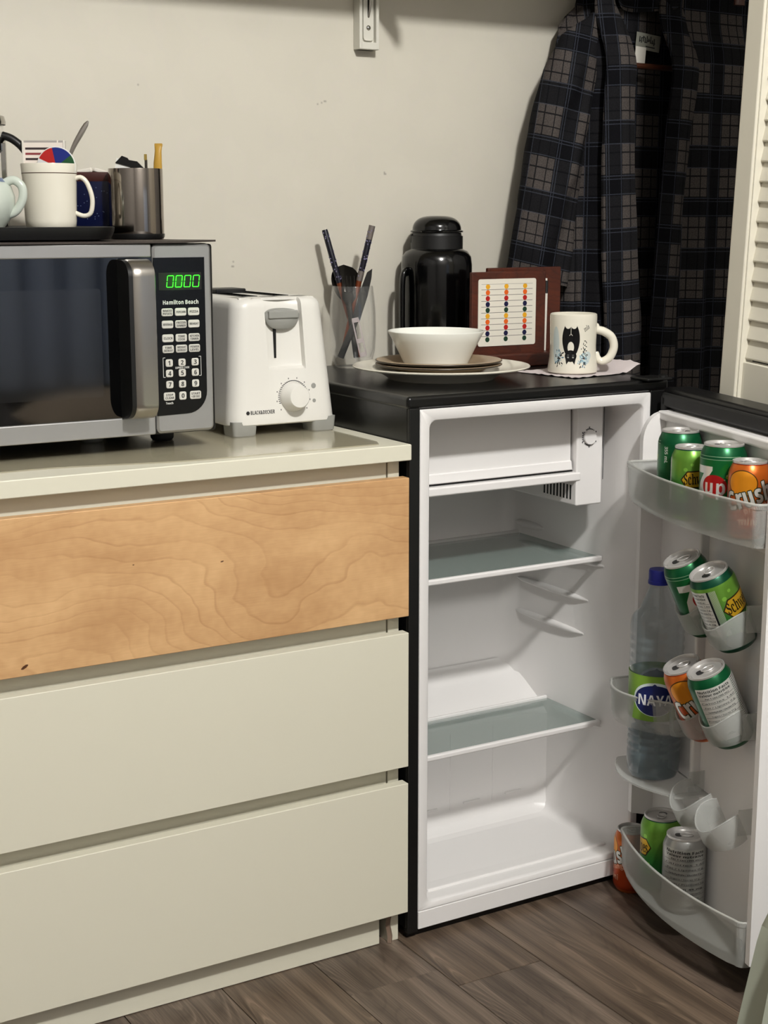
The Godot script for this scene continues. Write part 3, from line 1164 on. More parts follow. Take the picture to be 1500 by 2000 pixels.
func make_can(called: String, label: String, kind: String, mini_size: bool, place: Transform3D, turn: float, group: String) -> Node3D:
	if not M.has("can_" + kind):
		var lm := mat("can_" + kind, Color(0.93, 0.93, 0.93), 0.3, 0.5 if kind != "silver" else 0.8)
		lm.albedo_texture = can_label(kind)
	var r := 0.0285 if mini_size else 0.033
	var h := 0.107 if mini_size else 0.122
	var nr := r - 0.0062
	var t := thing(called, label, "can", Vector3.ZERO, 0.0, group)
	t.transform = place * Transform3D(Basis(Vector3.UP, turn), Vector3.ZERO)
	var g := G.new()
	g.lathe([Vector2(r * 0.70, 0.006), Vector2(r * 0.74, 0.0015), Vector2(r * 0.79, 0.0), Vector2(r * 0.84, 0.0015), Vector2(r * 0.95, 0.007), Vector2(r * 0.995, 0.011), Vector2(r, 0.015), Vector2(r, h - 0.022), Vector2(r * 0.992, h - 0.0185), Vector2(r * 0.96, h - 0.014), Vector2(nr + 0.0014, h - 0.0055), Vector2(nr, h - 0.0035)], 56, 40.0, 0.006, h - 0.005)
	obj("body", g, M["can_" + kind], t)
	g = G.new()
	g.lathe([Vector2(nr - 0.0004, h - 0.0042), Vector2(nr + 0.0012, h - 0.0032), Vector2(nr + 0.0012, h - 0.0006), Vector2(nr + 0.0002, h), Vector2(nr - 0.001, h - 0.0006), Vector2(nr - 0.0022, h - 0.0052), Vector2(nr - 0.0034, h - 0.0052), Vector2(nr - 0.0042, h - 0.0036), Vector2(nr * 0.4, h - 0.0034), Vector2(0.0002, h - 0.0034)], 44, 35.0)
	var lid := obj("lid", g, M.aluminium, t)
	lab(lid, "bare aluminium lid")
	g = G.new()
	var pa := []
	for i in 18:
		var a := TAU * i / 18.0
		pa.append(Vector3(cos(a) * 0.0062, h - 0.0022, sin(a) * 0.0095 + 0.003))
	g.tube(pa, 0.0012, 8, Vector3.UP, 0, true)
	g.box(Vector3(0, h - 0.0024, -0.001), Vector3(0.009, 0.0012, 0.007), 0.0005)
	obj("pull_tab", g, M.aluminium, lid)
	g = G.new()
	g.prism(rrect(0.013, 0.011, 0.005), 0.0, 0.0004)
	var mo := obj("mouth_panel", g, M.dark_steel, lid)
	mo.transform = Transform3D(Basis(Vector3.RIGHT, -PI / 2), Vector3(0, h - 0.0034, -0.0095))
	return t


func cans_and_bottle() -> void:
	var front := deg_to_rad(47.0)   # turns a label from the can's -x side towards the room, in scene axes
	var up := "cans in the top bin of the refrigerator door"
	var at := func(u: float, v: float, w: float) -> Transform3D:
		return Transform3D(Basis(), door_xf * Vector3(u, v, w))
	var b := 0.6685
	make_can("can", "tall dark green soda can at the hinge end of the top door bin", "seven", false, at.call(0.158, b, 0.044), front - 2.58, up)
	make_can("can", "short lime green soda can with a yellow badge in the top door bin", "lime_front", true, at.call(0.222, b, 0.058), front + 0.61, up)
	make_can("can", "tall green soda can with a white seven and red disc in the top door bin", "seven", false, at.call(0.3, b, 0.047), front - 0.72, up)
	make_can("can", "short orange soda can at the free end of the top door bin", "crush", true, at.call(0.364, b, 0.041), front, up)
	var mid := "cans lying tilted in the door racks"
	var tilted := func(u: float, vb: float) -> Transform3D:
		return door_xf * can_axis(u, vb)
	# in the door's frame the label's front already points along -x of the can; turn it towards +z
	make_can("can", "tilted green soda can at the back of the upper door rack", "seven", false, tilted.call(0.25, 0.505), 2.79, mid)
	make_can("can", "tilted lime green can with printed white side in the upper door rack", "lime", false, tilted.call(0.333, 0.505), 3.82, mid)
	make_can("can", "tilted orange soda can at the back of the middle door rack", "crush", false, tilted.call(0.262, 0.348), 2.84, mid)
	make_can("can", "tilted green can showing a white nutrition table in the middle door rack", "facts", false, tilted.call(0.337, 0.363), 2.94, mid)
	var low := "cans in the bottom bin of the refrigerator door"
	make_can("can", "upright lime green can with a yellow badge in the bottom door bin", "lime_front", false, at.call(0.15, 0.0545, 0.047), front - 1.7, low)
	make_can("can", "upright silver can with printed nutrition text in the bottom door bin", "silver", false, at.call(0.23, 0.0545, 0.047), front + 0.1, low)
	make_can("can", "orange soda can standing on the floor in front of the refrigerator", "crush", true, Transform3D(Basis(), Vector3(0.4215, 0.0, 0.4985)), front - 1.2, "")
	# water bottle
	var t := thing("water_bottle", "clear plastic water bottle with a blue cap and green label in the refrigerator door", "bottle", door_xf * Vector3(0.133, 0.2378, 0.058), front)
	var shape := [Vector2(0.012, 0.004), Vector2(0.03, 0.0), Vector2(0.037, 0.003), Vector2(0.0405, 0.012), Vector2(0.0418, 0.03)]
	for i in 5:
		shape.append_array([Vector2(0.0415, 0.042 + i * 0.012), Vector2(0.0402, 0.045 + i * 0.012), Vector2(0.0402, 0.047 + i * 0.012), Vector2(0.0415, 0.050 + i * 0.012)])
	shape.append_array([Vector2(0.041, 0.11), Vector2(0.041, 0.176), Vector2(0.042, 0.18)])
	for i in 4:
		shape.append_array([Vector2(0.042, 0.184 + i * 0.014), Vector2(0.0408, 0.188 + i * 0.014), Vector2(0.0408, 0.190 + i * 0.014), Vector2(0.042, 0.194 + i * 0.014)])
	shape.append_array([Vector2(0.0418, 0.245), Vector2(0.0405, 0.255), Vector2(0.0365, 0.2625), Vector2(0.0305, 0.267), Vector2(0.027, 0.272), Vector2(0.0225, 0.285), Vector2(0.0175, 0.298), Vector2(0.0145, 0.305), Vector2(0.0140, 0.313)])
	var g := G.new()
	g.lathe(shape, 48, 40.0)
	obj("bottle_body", g, clear("pet", Color(0.5, 0.57, 0.6, 0.3), 0.1), t)
	g = G.new()
	var wat := []
	for p in shape:
		if p.y < 0.07:
			wat.append(Vector2(p.x - 0.0006, p.y + 0.0008))
	wat.append(Vector2(0.0402, 0.071))
	wat.append(Vector2(0.0003, 0.071))
	wat.push_front(Vector2(0.0003, 0.005))
	g.lathe(wat, 40, 40.0)
	var wm := clear("water", Color(0.25, 0.34, 0.38, 0.5), 0.08)
	lab(obj("water", g, wm, t), "clear water in the lower part")
	g = G.new()
	g.lathe([Vector2(0.0138, 0.310), Vector2(0.0172, 0.310), Vector2(0.0172, 0.315), Vector2(0.0165, 0.3155), Vector2(0.0165, 0.330), Vector2(0.0155, 0.3325), Vector2(0.0003, 0.3325)], 36)
	obj("cap", g, mat("cap_blue", Color(0.05, 0.1, 0.5), 0.4), t)
	var im := Image.create(1536, 400, false, Image.FORMAT_RGB8)
	for y in 400:
		im.fill_rect(Rect2i(0, y, 1536, 1), Color(0.49, 0.66, 0.2).lerp(Color(0.42, 0.58, 0.18), y / 400.0))
	for f in [768, 0, 1536]:
		fill_oval(im, Vector2(f, 205), 205, 150, Color(0.85, 0.9, 0.9))
		fill_oval(im, Vector2(f, 215), 190, 135, Color(0.02, 0.1, 0.36))
		fill_poly(im, PackedVector2Array([Vector2(f - 150, 150), Vector2(f - 40, 95), Vector2(f, 65), Vector2(f + 45, 100), Vector2(f + 150, 150)]), Color(0.02, 0.1, 0.36))
		print_text(im, "NAYA", 95, Vector2(f, 215), Color(0.93, 0.94, 0.95), 0.0, 320)
	im.fill_rect(Rect2i(330, 40, 70, 320), Color(0.86, 0.9, 0.8))
	var lm := mat("bottle_label", Color.WHITE, 0.4)
	lm.albedo_texture = tex(down(im))
	g = G.new()
	g.lathe([Vector2(0.0421, 0.1), Vector2(0.0422, 0.172)], 48, 40.0, 0.1, 0.172)
	lab(obj("label_band", g, lm, t), "green label band with a blue oval")


# ---------------------------------------------------------------- microwave and toaster
func microwave() -> void:
	var t := thing("microwave_oven", "stainless steel and black microwave oven showing green zeros on its display", "microwave", Vector3(-0.494, 0.78, 0.36))
	var casing := mat("casing", Color(0.075, 0.07, 0.068), 0.4, 0.2)
	var g := world_g(t)
	g.box(Vector3(-0.4932, 0.935, 0.189), Vector3(0.4825, 0.262, 0.334), 0.004, 2)
	obj("casing", g, casing, t)
	# door frame: outer front with a rectangular glass opening
	var x0 := -0.735
	var xs := -0.3445
	g = world_g(t)
	var z := 0.36
	for s in [[x0, xs - 0.0008, 1.0485, 1.067], [x0, xs - 0.0008, 0.805, 0.831], [x0, -0.7, 0.82, 1.06]]:
		g.box(Vector3((s[0] + s[1]) / 2, (s[2] + s[3]) / 2, z - 0.012), Vector3(s[1] - s[0], s[3] - s[2], 0.024), 0.002, 2)
	var door := obj("door", g, M.steel_front, t)
	g = world_g(t)
	g.box(Vector3(-0.522, 0.94, z - 0.012), Vector3(0.356, 0.219, 0.021), 0.001)
	var dark := mat("door_glass", Color(0.008, 0.009, 0.012), 0.04, 0.0, 0.7)
	lab(obj("glass", g, dark, door), "black glossy glass pane")
	g = world_g(t)
	g.prism(rrect(0.26, 0.146, 0.004, 3, Vector2(-0.549, 0.935)), z - 0.002, z - 0.0012)
	lab(obj("window_screen", g, mat("screen_mesh", Color(0.075, 0.076, 0.078), 0.06, 0.0, 0.7), door), "dark grey perforated viewing window")
	# handle: black core with a steel band over its front
	var hx0 := -0.3945
	var hx1 := -0.3575
	var prof := PackedVector2Array()
	for i in 9:
		var f := PI / 2 * i / 8.0
		prof.append(Vector2(0.012 + 0.028 * sin(f), 0.832 + 0.022 * (1 - cos(f))))
	for i in 9:
		var f := PI / 2 * i / 8.0
		prof.append(Vector2(0.012 + 0.028 * cos(f), 1.024 + 0.022 * sin(f)))
	prof.append(Vector2(-0.002, 1.046))
	prof.append(Vector2(-0.002, 0.832))
	g = world_g(t)
	var side := Transform3D(Basis(Vector3(0, 0, 1), Vector3(0, 1, 0), Vector3(-1, 0, 0)), Vector3(0, 0, z))
	g.xf = g.xf * side
	g.prism(prof, -(hx1 - 0.001), -hx0, 50.0)
	obj("handle", g, M.black_plastic, door)
	g = world_g(t)
	var rows := []
	for p in prof.slice(0, 18):
		rows.append(PackedVector3Array([Vector3(hx0 + 0.006, p.y, z + p.x + 0.0004), Vector3(hx0 + 0.008, p.y + (0.001 if p.y > 1.03 else (-0.001 if p.y < 0.85 else 0.0)), z + p.x + 0.0016), Vector3((hx0 + hx1) / 2, p.y + (0.001 if p.y > 1.03 else (-0.001 if p.y < 0.85 else 0.0)), z + p.x + 0.0024), Vector3(hx1, p.y + (0.001 if p.y > 1.03 else (-0.001 if p.y < 0.85 else 0.0)), z + p.x + 0.0016), Vector3(hx1 + 0.001, p.y, z + p.x)]))
	g.loft(rows, false, 0, 50.0)
	lab(obj("handle_band", g, M.steel, door), "brushed steel band of the handle")
	# control side
	g = world_g(t)
	rows = []
	for k in [[0.0, -0.018], [0.0, -0.006], [0.001, -0.003], [0.004, 0.0]]:
		var r := PackedVector3Array()
		for p in rrect(0.0885 - k[0] * 2, 0.262 - k[0] * 2, 0.008 - k[0], 4, Vector2(-0.2997, 0.936)):
			r.append(Vector3(p.x, p.y, z + k[1]))
		rows.append(r)
	g.loft(rows, true, 2, 20.0, true)
	var panel := obj("control_frame", g, M.steel_front, t)
	g = world_g(t)
	var pp := PackedVector2Array([Vector2(-0.3425, 1.048), Vector2(-0.3425, 0.8305)])
	for i in 9:
		var f := PI / 2 * i / 8.0
		pp.append(Vector2(-0.297 + 0.03 * sin(f), 0.862 - 0.0305 * cos(f)))
	pp.append(Vector2(-0.267, 1.048))
	g.prism(pp, z - 0.001, z + 0.0008)
	lab(obj("control_panel", g, M.black_gloss, panel), "black control panel")
	# display digits
	g = world_g(t)
	g.box(Vector3(-0.304, 1.0155, z + 0.001), Vector3(0.064, 0.024, 0.0006), 0.0002)
	var disp := obj("display", g, mat("display_glass", Color(0.006, 0.01, 0.008), 0.5), panel)
	g = world_g(t)
	var sl := 0.12
	for d in 4:
		var cx := -0.3265 + 0.0075 + d * 0.0129
		var hw := 0.0045
		var hh := 0.0078
		for s in [[-1, 0], [-1, 1], [1, 0], [1, 1]]:
			var ya: float = 1.0155 + (0.0007 if s[1] == 1 else -0.0007)
			var yb: float = 1.0155 + (hh - 0.0004 if s[1] == 1 else -hh + 0.0004)
			g.prism(PackedVector2Array([Vector2(cx + s[0] * hw - 0.00055 + (ya - 1.0155) * sl, ya), Vector2(cx + s[0] * hw + 0.00055 + (ya - 1.0155) * sl, ya), Vector2(cx + s[0] * hw + 0.00055 + (yb - 1.0155) * sl, yb), Vector2(cx + s[0] * hw - 0.00055 + (yb - 1.0155) * sl, yb)]), z + 0.0012, z + 0.0017)
		for s in [-1, 1]:
			var yy: float = 1.0155 + s * hh
			g.prism(PackedVector2Array([Vector2(cx - hw + 0.0003 + s * hh * sl, yy - 0.00055), Vector2(cx + hw - 0.0003 + s * hh * sl, yy - 0.00055), Vector2(cx + hw - 0.0006 + s * hh * sl, yy + 0.00055), Vector2(cx - hw + 0.0006 + s * hh * sl, yy + 0.00055)]), z + 0.0012, z + 0.0017)
	var gm := mat("display_green", Color(0.1, 0.9, 0.15), 0.5)
	gm.emission_enabled = true
	gm.emission = Color(0.35, 1.0, 0.22)
	gm.emission_energy_multiplier = 0.9
	lab(obj("display_digits", g, gm, panel), "glowing green digits 0000")
	var glow := OmniLight3D.new()
	glow.light_color = Color(0.22, 1.0, 0.12)
	glow.light_energy = 0.0005
	glow.light_size = 0.001
	glow.omni_range = 8.0
	glow.omni_attenuation = 2.0
	glow.shadow_enabled = true
	glow.position = Vector3(-0.304, 1.0155, z + 0.012)
	glow.name = "display_light"
	add_child(glow)
	g = world_g(t)
	write(g, "Hamilton Beach", 0.0056, Transform3D(Basis(), Vector3(-0.304, 0.9868, z + 0.0012)), 0.053)
	obj("brand_lettering", g, M.print_white, panel)
	var wide := [["BAKED POTATO", "POPCORN", "PIZZA"], ["BEVERAGE", "FROZEN DINNER", "REHEAT"], ["CLOCK", "TIME COOK", "KITCHEN TIMER"], ["TIME DEFROST", "WEIGHT DEFROST", "POWER LEVEL"]]
	var wy := [0.9735, 0.9567, 0.9378, 0.9227]
	var wx := [-0.3245, -0.3045, -0.285]
	var names := []
	for r in 4:
		for c in 3:
			names.append([wide[r][c], wx[c], wy[r], 0.017, 0.0108])
	var ny := [0.9035, 0.889, 0.8735, 0.857]
	var nx := [-0.3235, -0.3043, -0.2845]
	for k in 9:
		names.append([str(k + 1), nx[k % 3], ny[k / 3], 0.0108, 0.0105])
	names.append(["STOP CLEAR", -0.3245, ny[3], 0.017, 0.0115])
	names.append(["0", -0.3043, ny[3], 0.0108, 0.0115])
	names.append(["START +30 SEC", -0.285, ny[3], 0.017, 0.0115])
	for b in names:
		g = world_g(t)
		var r2 := []
		for k in [[0.0, 0.0005], [0.0, 0.0014], [0.0006, 0.002]]:
			var r := PackedVector3Array()
			for p in rrect(b[3] - k[0] * 2, b[4] - k[0] * 2, 0.0026 - k[0], 4, Vector2(b[1], b[2])):
				r.append(Vector3(p.x, p.y, z + k[1]))
			r2.append(r)
		g.loft(r2, true, 2, 25.0, true)
		obj("button", g, M.key, panel)
	g = world_g(t)
	for b in names:
		var s: String = b[0]
		if s.length() == 1:
			write(g, s, 0.0062, Transform3D(Basis(), Vector3(b[1], b[2], z + 0.0023)))
		else:
			var ws := s.split(" ", true, 1)
			for k in ws.size():
				write(g, ws[k], 0.003, Transform3D(Basis(), Vector3(b[1], b[2] + (0.0 if ws.size() == 1 else 0.0021 - 0.0042 * k), z + 0.0023)), minf(0.0135, 0.0026 * ws[k].length()))
	lab(obj("button_lettering", g, M.ink, panel), "dark lettering on the buttons")
	g = world_g(t)
	write(g, "EXPRESS COOK", 0.0028, Transform3D(Basis(), Vector3(-0.304, 0.8963, z + 0.0012)), 0.021)
	write(g, "Touch", 0.003, Transform3D(Basis(), Vector3(-0.3245, 0.8475, z + 0.0012)), 0.011)
	for s in [-1, 1]:
		g.box(Vector3(-0.304 + s * 0.0285, 0.8975, z + 0.001), Vector3(0.0006, 0.027, 0.0004))
		g.box(Vector3(-0.304 + s * 0.027, 0.911, z + 0.001), Vector3(0.0035, 0.0006, 0.0004))
		g.box(Vector3(-0.304 + s * 0.027, 0.884, z + 0.001), Vector3(0.0035, 0.0006, 0.0004))
	obj("panel_lettering", g, M.print_white, panel)
	for p in [[-0.296, 0.262], [-0.69, 0.262], [-0.296, 0.08], [-0.69, 0.08], [-0.39, 0.225]]:
		g = world_g(t)
		g.xf = t.transform.affine_inverse() * Transform3D(Basis(), Vector3(p[0], 0.7815, p[1]))
		g.lathe([Vector2(0.0002, 0.0), Vector2(0.014, 0.0), Vector2(0.017, 0.004), Vector2(0.018, 0.024)], 24)
		obj("foot", g, M.grey_plastic if p[0] < -0.3 else M.rubber, t)


func toaster() -> void:
	var cx := -0.111
	var cz := 0.163
	var t := thing("toaster", "white two-slice toaster with a round browning dial beside the microwave", "toaster", Vector3(cx, 0.78, cz))
	var g := G.new()
	# body: rounded rectangles stacked up, the lever bay pressed into the front (local z+)
	var y0 := 0.0165
	var hts := [0.0, 0.002, 0.006, 0.02, 0.045, 0.07, 0.0815, 0.0835, 0.0855, 0.09, 0.1, 0.12, 0.14, 0.16, 0.172, 0.178, 0.1825, 0.1855, 0.1873, 0.188]
	var per := PackedFloat32Array()
	var rows := []
	for k in hts.size():
		var f: float = hts[k] / 0.188
		var hx := lerpf(0.0905, 0.0745, f)
		var hz := lerpf(0.137, 0.122, f)
		var r := 0.024
		var e := 0.0
		if k == 0:
			e = 0.004
		elif k == 1:
			e = 0.001
		var top: float = hts[k] - 0.176
		if top > 0:
			e = 0.012 * (1.0 - sqrt(maxf(0.0, 1.0 - pow(top / 0.012, 2.0))))
		hx -= e
		hz -= e
		var row := PackedVector3Array()
		# front edge sampled finely for the bay
		var pts := []
		var bl := lerpf(-0.0215, -0.0265, f)
		var br := lerpf(0.0395, 0.0335, f)
		var fr := [-hx + r, -0.045, bl - 0.003, bl - 0.001, bl + 0.0005, bl + 0.002, bl + 0.008, bl + 0.016, (bl + br) / 2, br - 0.016, br - 0.008, br - 0.002, br - 0.0005, br + 0.001, br + 0.003, 0.043, hx - r]
		for x in fr:
			var dep := 0.0
			if x > bl and x < br:
				var q: float = (x - bl) / (br - bl)
				dep = 0.009 + 0.006 * sin(q * PI)
				dep *= smoothstep(0.0805, 0.0865, hts[k])
			pts.append(Vector2(x, hz - dep))
		for q in [[1, -1], [-1, -1], [-1, 1]]:
			pass
		for i in range(1, 9):
			var a := PI / 2 * (1.0 - i / 8.0)
			pts.append(Vector2(hx - r + r * cos(a), hz - r + r * sin(a)))
		for i in range(0, 9):
			var a := -PI / 2 * i / 8.0
			pts.append(Vector2(hx - r + r * cos(a), -hz + r + r * sin(a)))
		for i in range(0, 9):
			var a := -PI / 2 - PI / 2 * i / 8.0
			pts.append(Vector2(-hx + r + r * cos(a), -hz + r + r * sin(a)))
		for i in range(0, 8):
			var a := PI - PI / 2 * i / 8.0
			pts.append(Vector2(-hx + r + r * cos(a), hz - r + r * sin(a)))
		for p in pts:
			row.append(Vector3(p.x, y0 + hts[k], p.y))
		rows.append(row)
	g.loft(rows, true, 1, 42.0, true)
	# flat top with two bread slots left open
	var hx2: float = 0.0745 - 0.012
	var topy := y0 + 0.188
	for s in [[-0.0625, -0.0385], [-0.0145, 0.0145], [0.0385, 0.0625]]:
		g.box(Vector3((s[0] + s[1]) / 2, topy - 0.002, -0.005), Vector3(s[1] - s[0], 0.004, 0.19))
	for s in [[0.072, 0.11], [-0.11, -0.082]]:
		g.box(Vector3(0, topy - 0.002, (s[0] + s[1]) / 2), Vector3(0.125, 0.004, s[1] - s[0]))
	obj("body", g, M.white_plastic, t)
	for x in [-0.0265, 0.0265]:
		g = G.new()
		for s in [[-0.0125, 0.001], [0.0125, 0.001]]:
			g.box(Vector3(x + s[0], topy - 0.035, -0.005), Vector3(s[1], 0.072, 0.156))
		for s in [-1, 1]:
			g.box(Vector3(x, topy - 0.035, -0.005 + s * 0.0775), Vector3(0.025, 0.072, 0.001))
		g.box(Vector3(x, topy - 0.07, -0.005), Vector3(0.025, 0.001, 0.156))
		lab(obj("bread_slot", g, M.dark_steel, t), "dark metal bread slot")
	g = G.new()
	g.box(Vector3(-0.006, topy + 0.003, -0.06), Vector3(0.052, 0.008, 0.05), 0.002, 2)
	lab(obj("slot_guard", g, M.black_plastic, t), "raised black slot guard")
	g = G.new()
	var zf := 0.122
	var tilt := Transform3D(Basis(Vector3.RIGHT, -0.08), Vector3.ZERO)
	# lever: grey half-dome in the top of the bay
	rows = []
	for k in [[0.0, -0.001, 0.0], [0.0, 0.009, 0.0], [0.0025, 0.0115, 0.0], [0.012, 0.0125, 0.0]]:
		var r := PackedVector3Array()
		for p in 41:
			var a := TAU * p / 40.0
			var x: float = (0.0285 - k[0]) * signf(cos(a)) * pow(absf(cos(a)), 0.75)
			var y: float = (0.021 - k[0]) * sin(a)
			if y > 0:
				y *= 0.5
			r.append(Vector3(0.0045 + x, 0.178 + y, zf - 0.0115 + k[1]))
		rows.append(r.slice(0, 40))
	g.loft(rows, true, 2, 40.0, true)
	g.box(Vector3(0.0045, 0.1795, zf + 0.0005), Vector3(0.05, 0.012, 0.006), 0.002, 2)
	lab(obj("lever", g, M.grey_plastic, t), "grey lever")
	g = G.new()
	g.box(Vector3(-0.0065, 0.1425, 0.1135), Vector3(0.0034, 0.056, 0.006))
	obj("lever_slot", g, mat("slot_black", Color(0.004, 0.004, 0.004), 0.9), t)
	# dial
	var dial := Transform3D(Basis(Vector3.RIGHT, PI / 2 - 0.08), Vector3(0.0145, 0.0565, 0.1328))
	g = G.new()
	g.lathe([Vector2(0.0225, 0.0), Vector2(0.0225, 0.003), Vector2(0.021, 0.006), Vector2(0.0172, 0.021), Vector2(0.0158, 0.0225), Vector2(0.0003, 0.023)], 44, 30.0)
	obj("dial", g, M.white_plastic, t).transform = dial
	g = G.new()
	for i in 26:
		var a := deg_to_rad(lerpf(20, 200, i / 25.0))
		g.box(Vector3(cos(a) * 0.0242, 0.0008, -sin(a) * 0.0242), Vector3(0.0034, 0.0005, 0.0012))
	for i in 10:
		var a := deg_to_rad(lerpf(-40, 220, i / 9.0))
		g.box(Vector3(cos(a) * 0.0285, 0.0008, -sin(a) * 0.0285), Vector3(0.0012, 0.0005, 0.0022))
	obj("dial_scale", g, M.ink, t).transform = dial
	for y in [0.071, 0.0485]:
		g = G.new()
		g.lathe([Vector2(0.0046, 0.0), Vector2(0.0046, 0.0018), Vector2(0.0038, 0.0028), Vector2(0.0002, 0.003)], 24)
		lab(obj("button", g, M.grey_plastic, t), "small round grey button").transform = Transform3D(Basis(Vector3.RIGHT, PI / 2 - 0.08), Vector3(0.0495, y, 0.1335 - y * 0.06 + 0.001))
	g = G.new()
	var face := Transform3D(Basis(Vector3.RIGHT, -0.08), Vector3(0.0, 0.0365, 0.1358))
	write(g, "BLACK&DECKER", 0.0056, face * Transform3D(Basis(), Vector3(-0.0385, 0.0, 0)), 0.04)
	obj("lettering", g, M.ink, t)
	g = G.new()
	var hexa := PackedVector2Array()
	for i in 6:
		hexa.append(Vector2(-0.0628 + 0.0031 * cos(TAU * i / 6.0), 0.0031 * sin(TAU * i / 6.0)))
	var keep := g.xf
	g.xf = face
	g.prism(hexa, 0.0, 0.0003)
	g.xf = keep
	obj("emblem", g, M.ink, t)
	g = G.new()
	g.xf = face
	g.prism(PackedVector2Array([Vector2(0.047, 0.049), Vector2(0.0495, 0.0515), Vector2(0.053, 0.0495), Vector2(0.0515, 0.046), Vector2(0.048, 0.046)]), -0.0012, -0.0006)
	for i in 8:
		var a := TAU * i / 8.0
		g.box(Vector3(0.0497 + cos(a) * 0.0022, 0.0235 + sin(a) * 0.0022, -0.0006), Vector3(0.0012, 0.0012, 0.0004))
	g.xf = keep
	obj("button_mark", g, M.ink, t)
	for p in [[-0.0665, 0.115], [0.067, 0.115], [-0.0665, -0.11], [0.067, -0.11]]:
		g = G.new()
		rows = []
		for k in [[0.0, 0.0], [0.002, 0.0015], [0.005, 0.022]]:
			rows.append(ring3(rrect(0.036 + k[0], 0.036 + k[0], 0.006, 4, Vector2(p[0], p[1])), 0.0015 + k[1]))
		g.loft(rows, true, 3, 40.0, true)
		obj("foot", g, M.grey_plastic, t)


# ---------------------------------------------------------------- on the microwave
func cup_profile(r0: float, r1: float, h: float, wall: float) -> Array:
	return [Vector2(0.0003, 0.0), Vector2(r0 * 0.8, 0.0), Vector2(r0 * 0.97, 0.001), Vector2(r0, 0.004), Vector2(lerpf(r0, r1, 0.5), h * 0.5), Vector2(r1, h - 0.002), Vector2(r1 - wall * 0.4, h), Vector2(r1 - wall, h - 0.002), Vector2(lerpf(r0, r1, 0.5) - wall, h * 0.5), Vector2(r0 - wall, 0.012), Vector2(r0 - wall * 2.5, 0.006), Vector2(0.0003, 0.006)]


func arc_path(pts: Array, n := 24) -> Array:   # smooth path through the points
	var c := Curve3D.new()
	for i in pts.size():
		var d: Vector3 = (pts[mini(i + 1, pts.size() - 1)] - pts[maxi(i - 1, 0)]) / 6.0
		c.add_point(pts[i], -d, d)
	var o := []
	for i in n + 1:
		o.append(c.sample_baked(c.get_baked_length() * i / n, true))
	return o


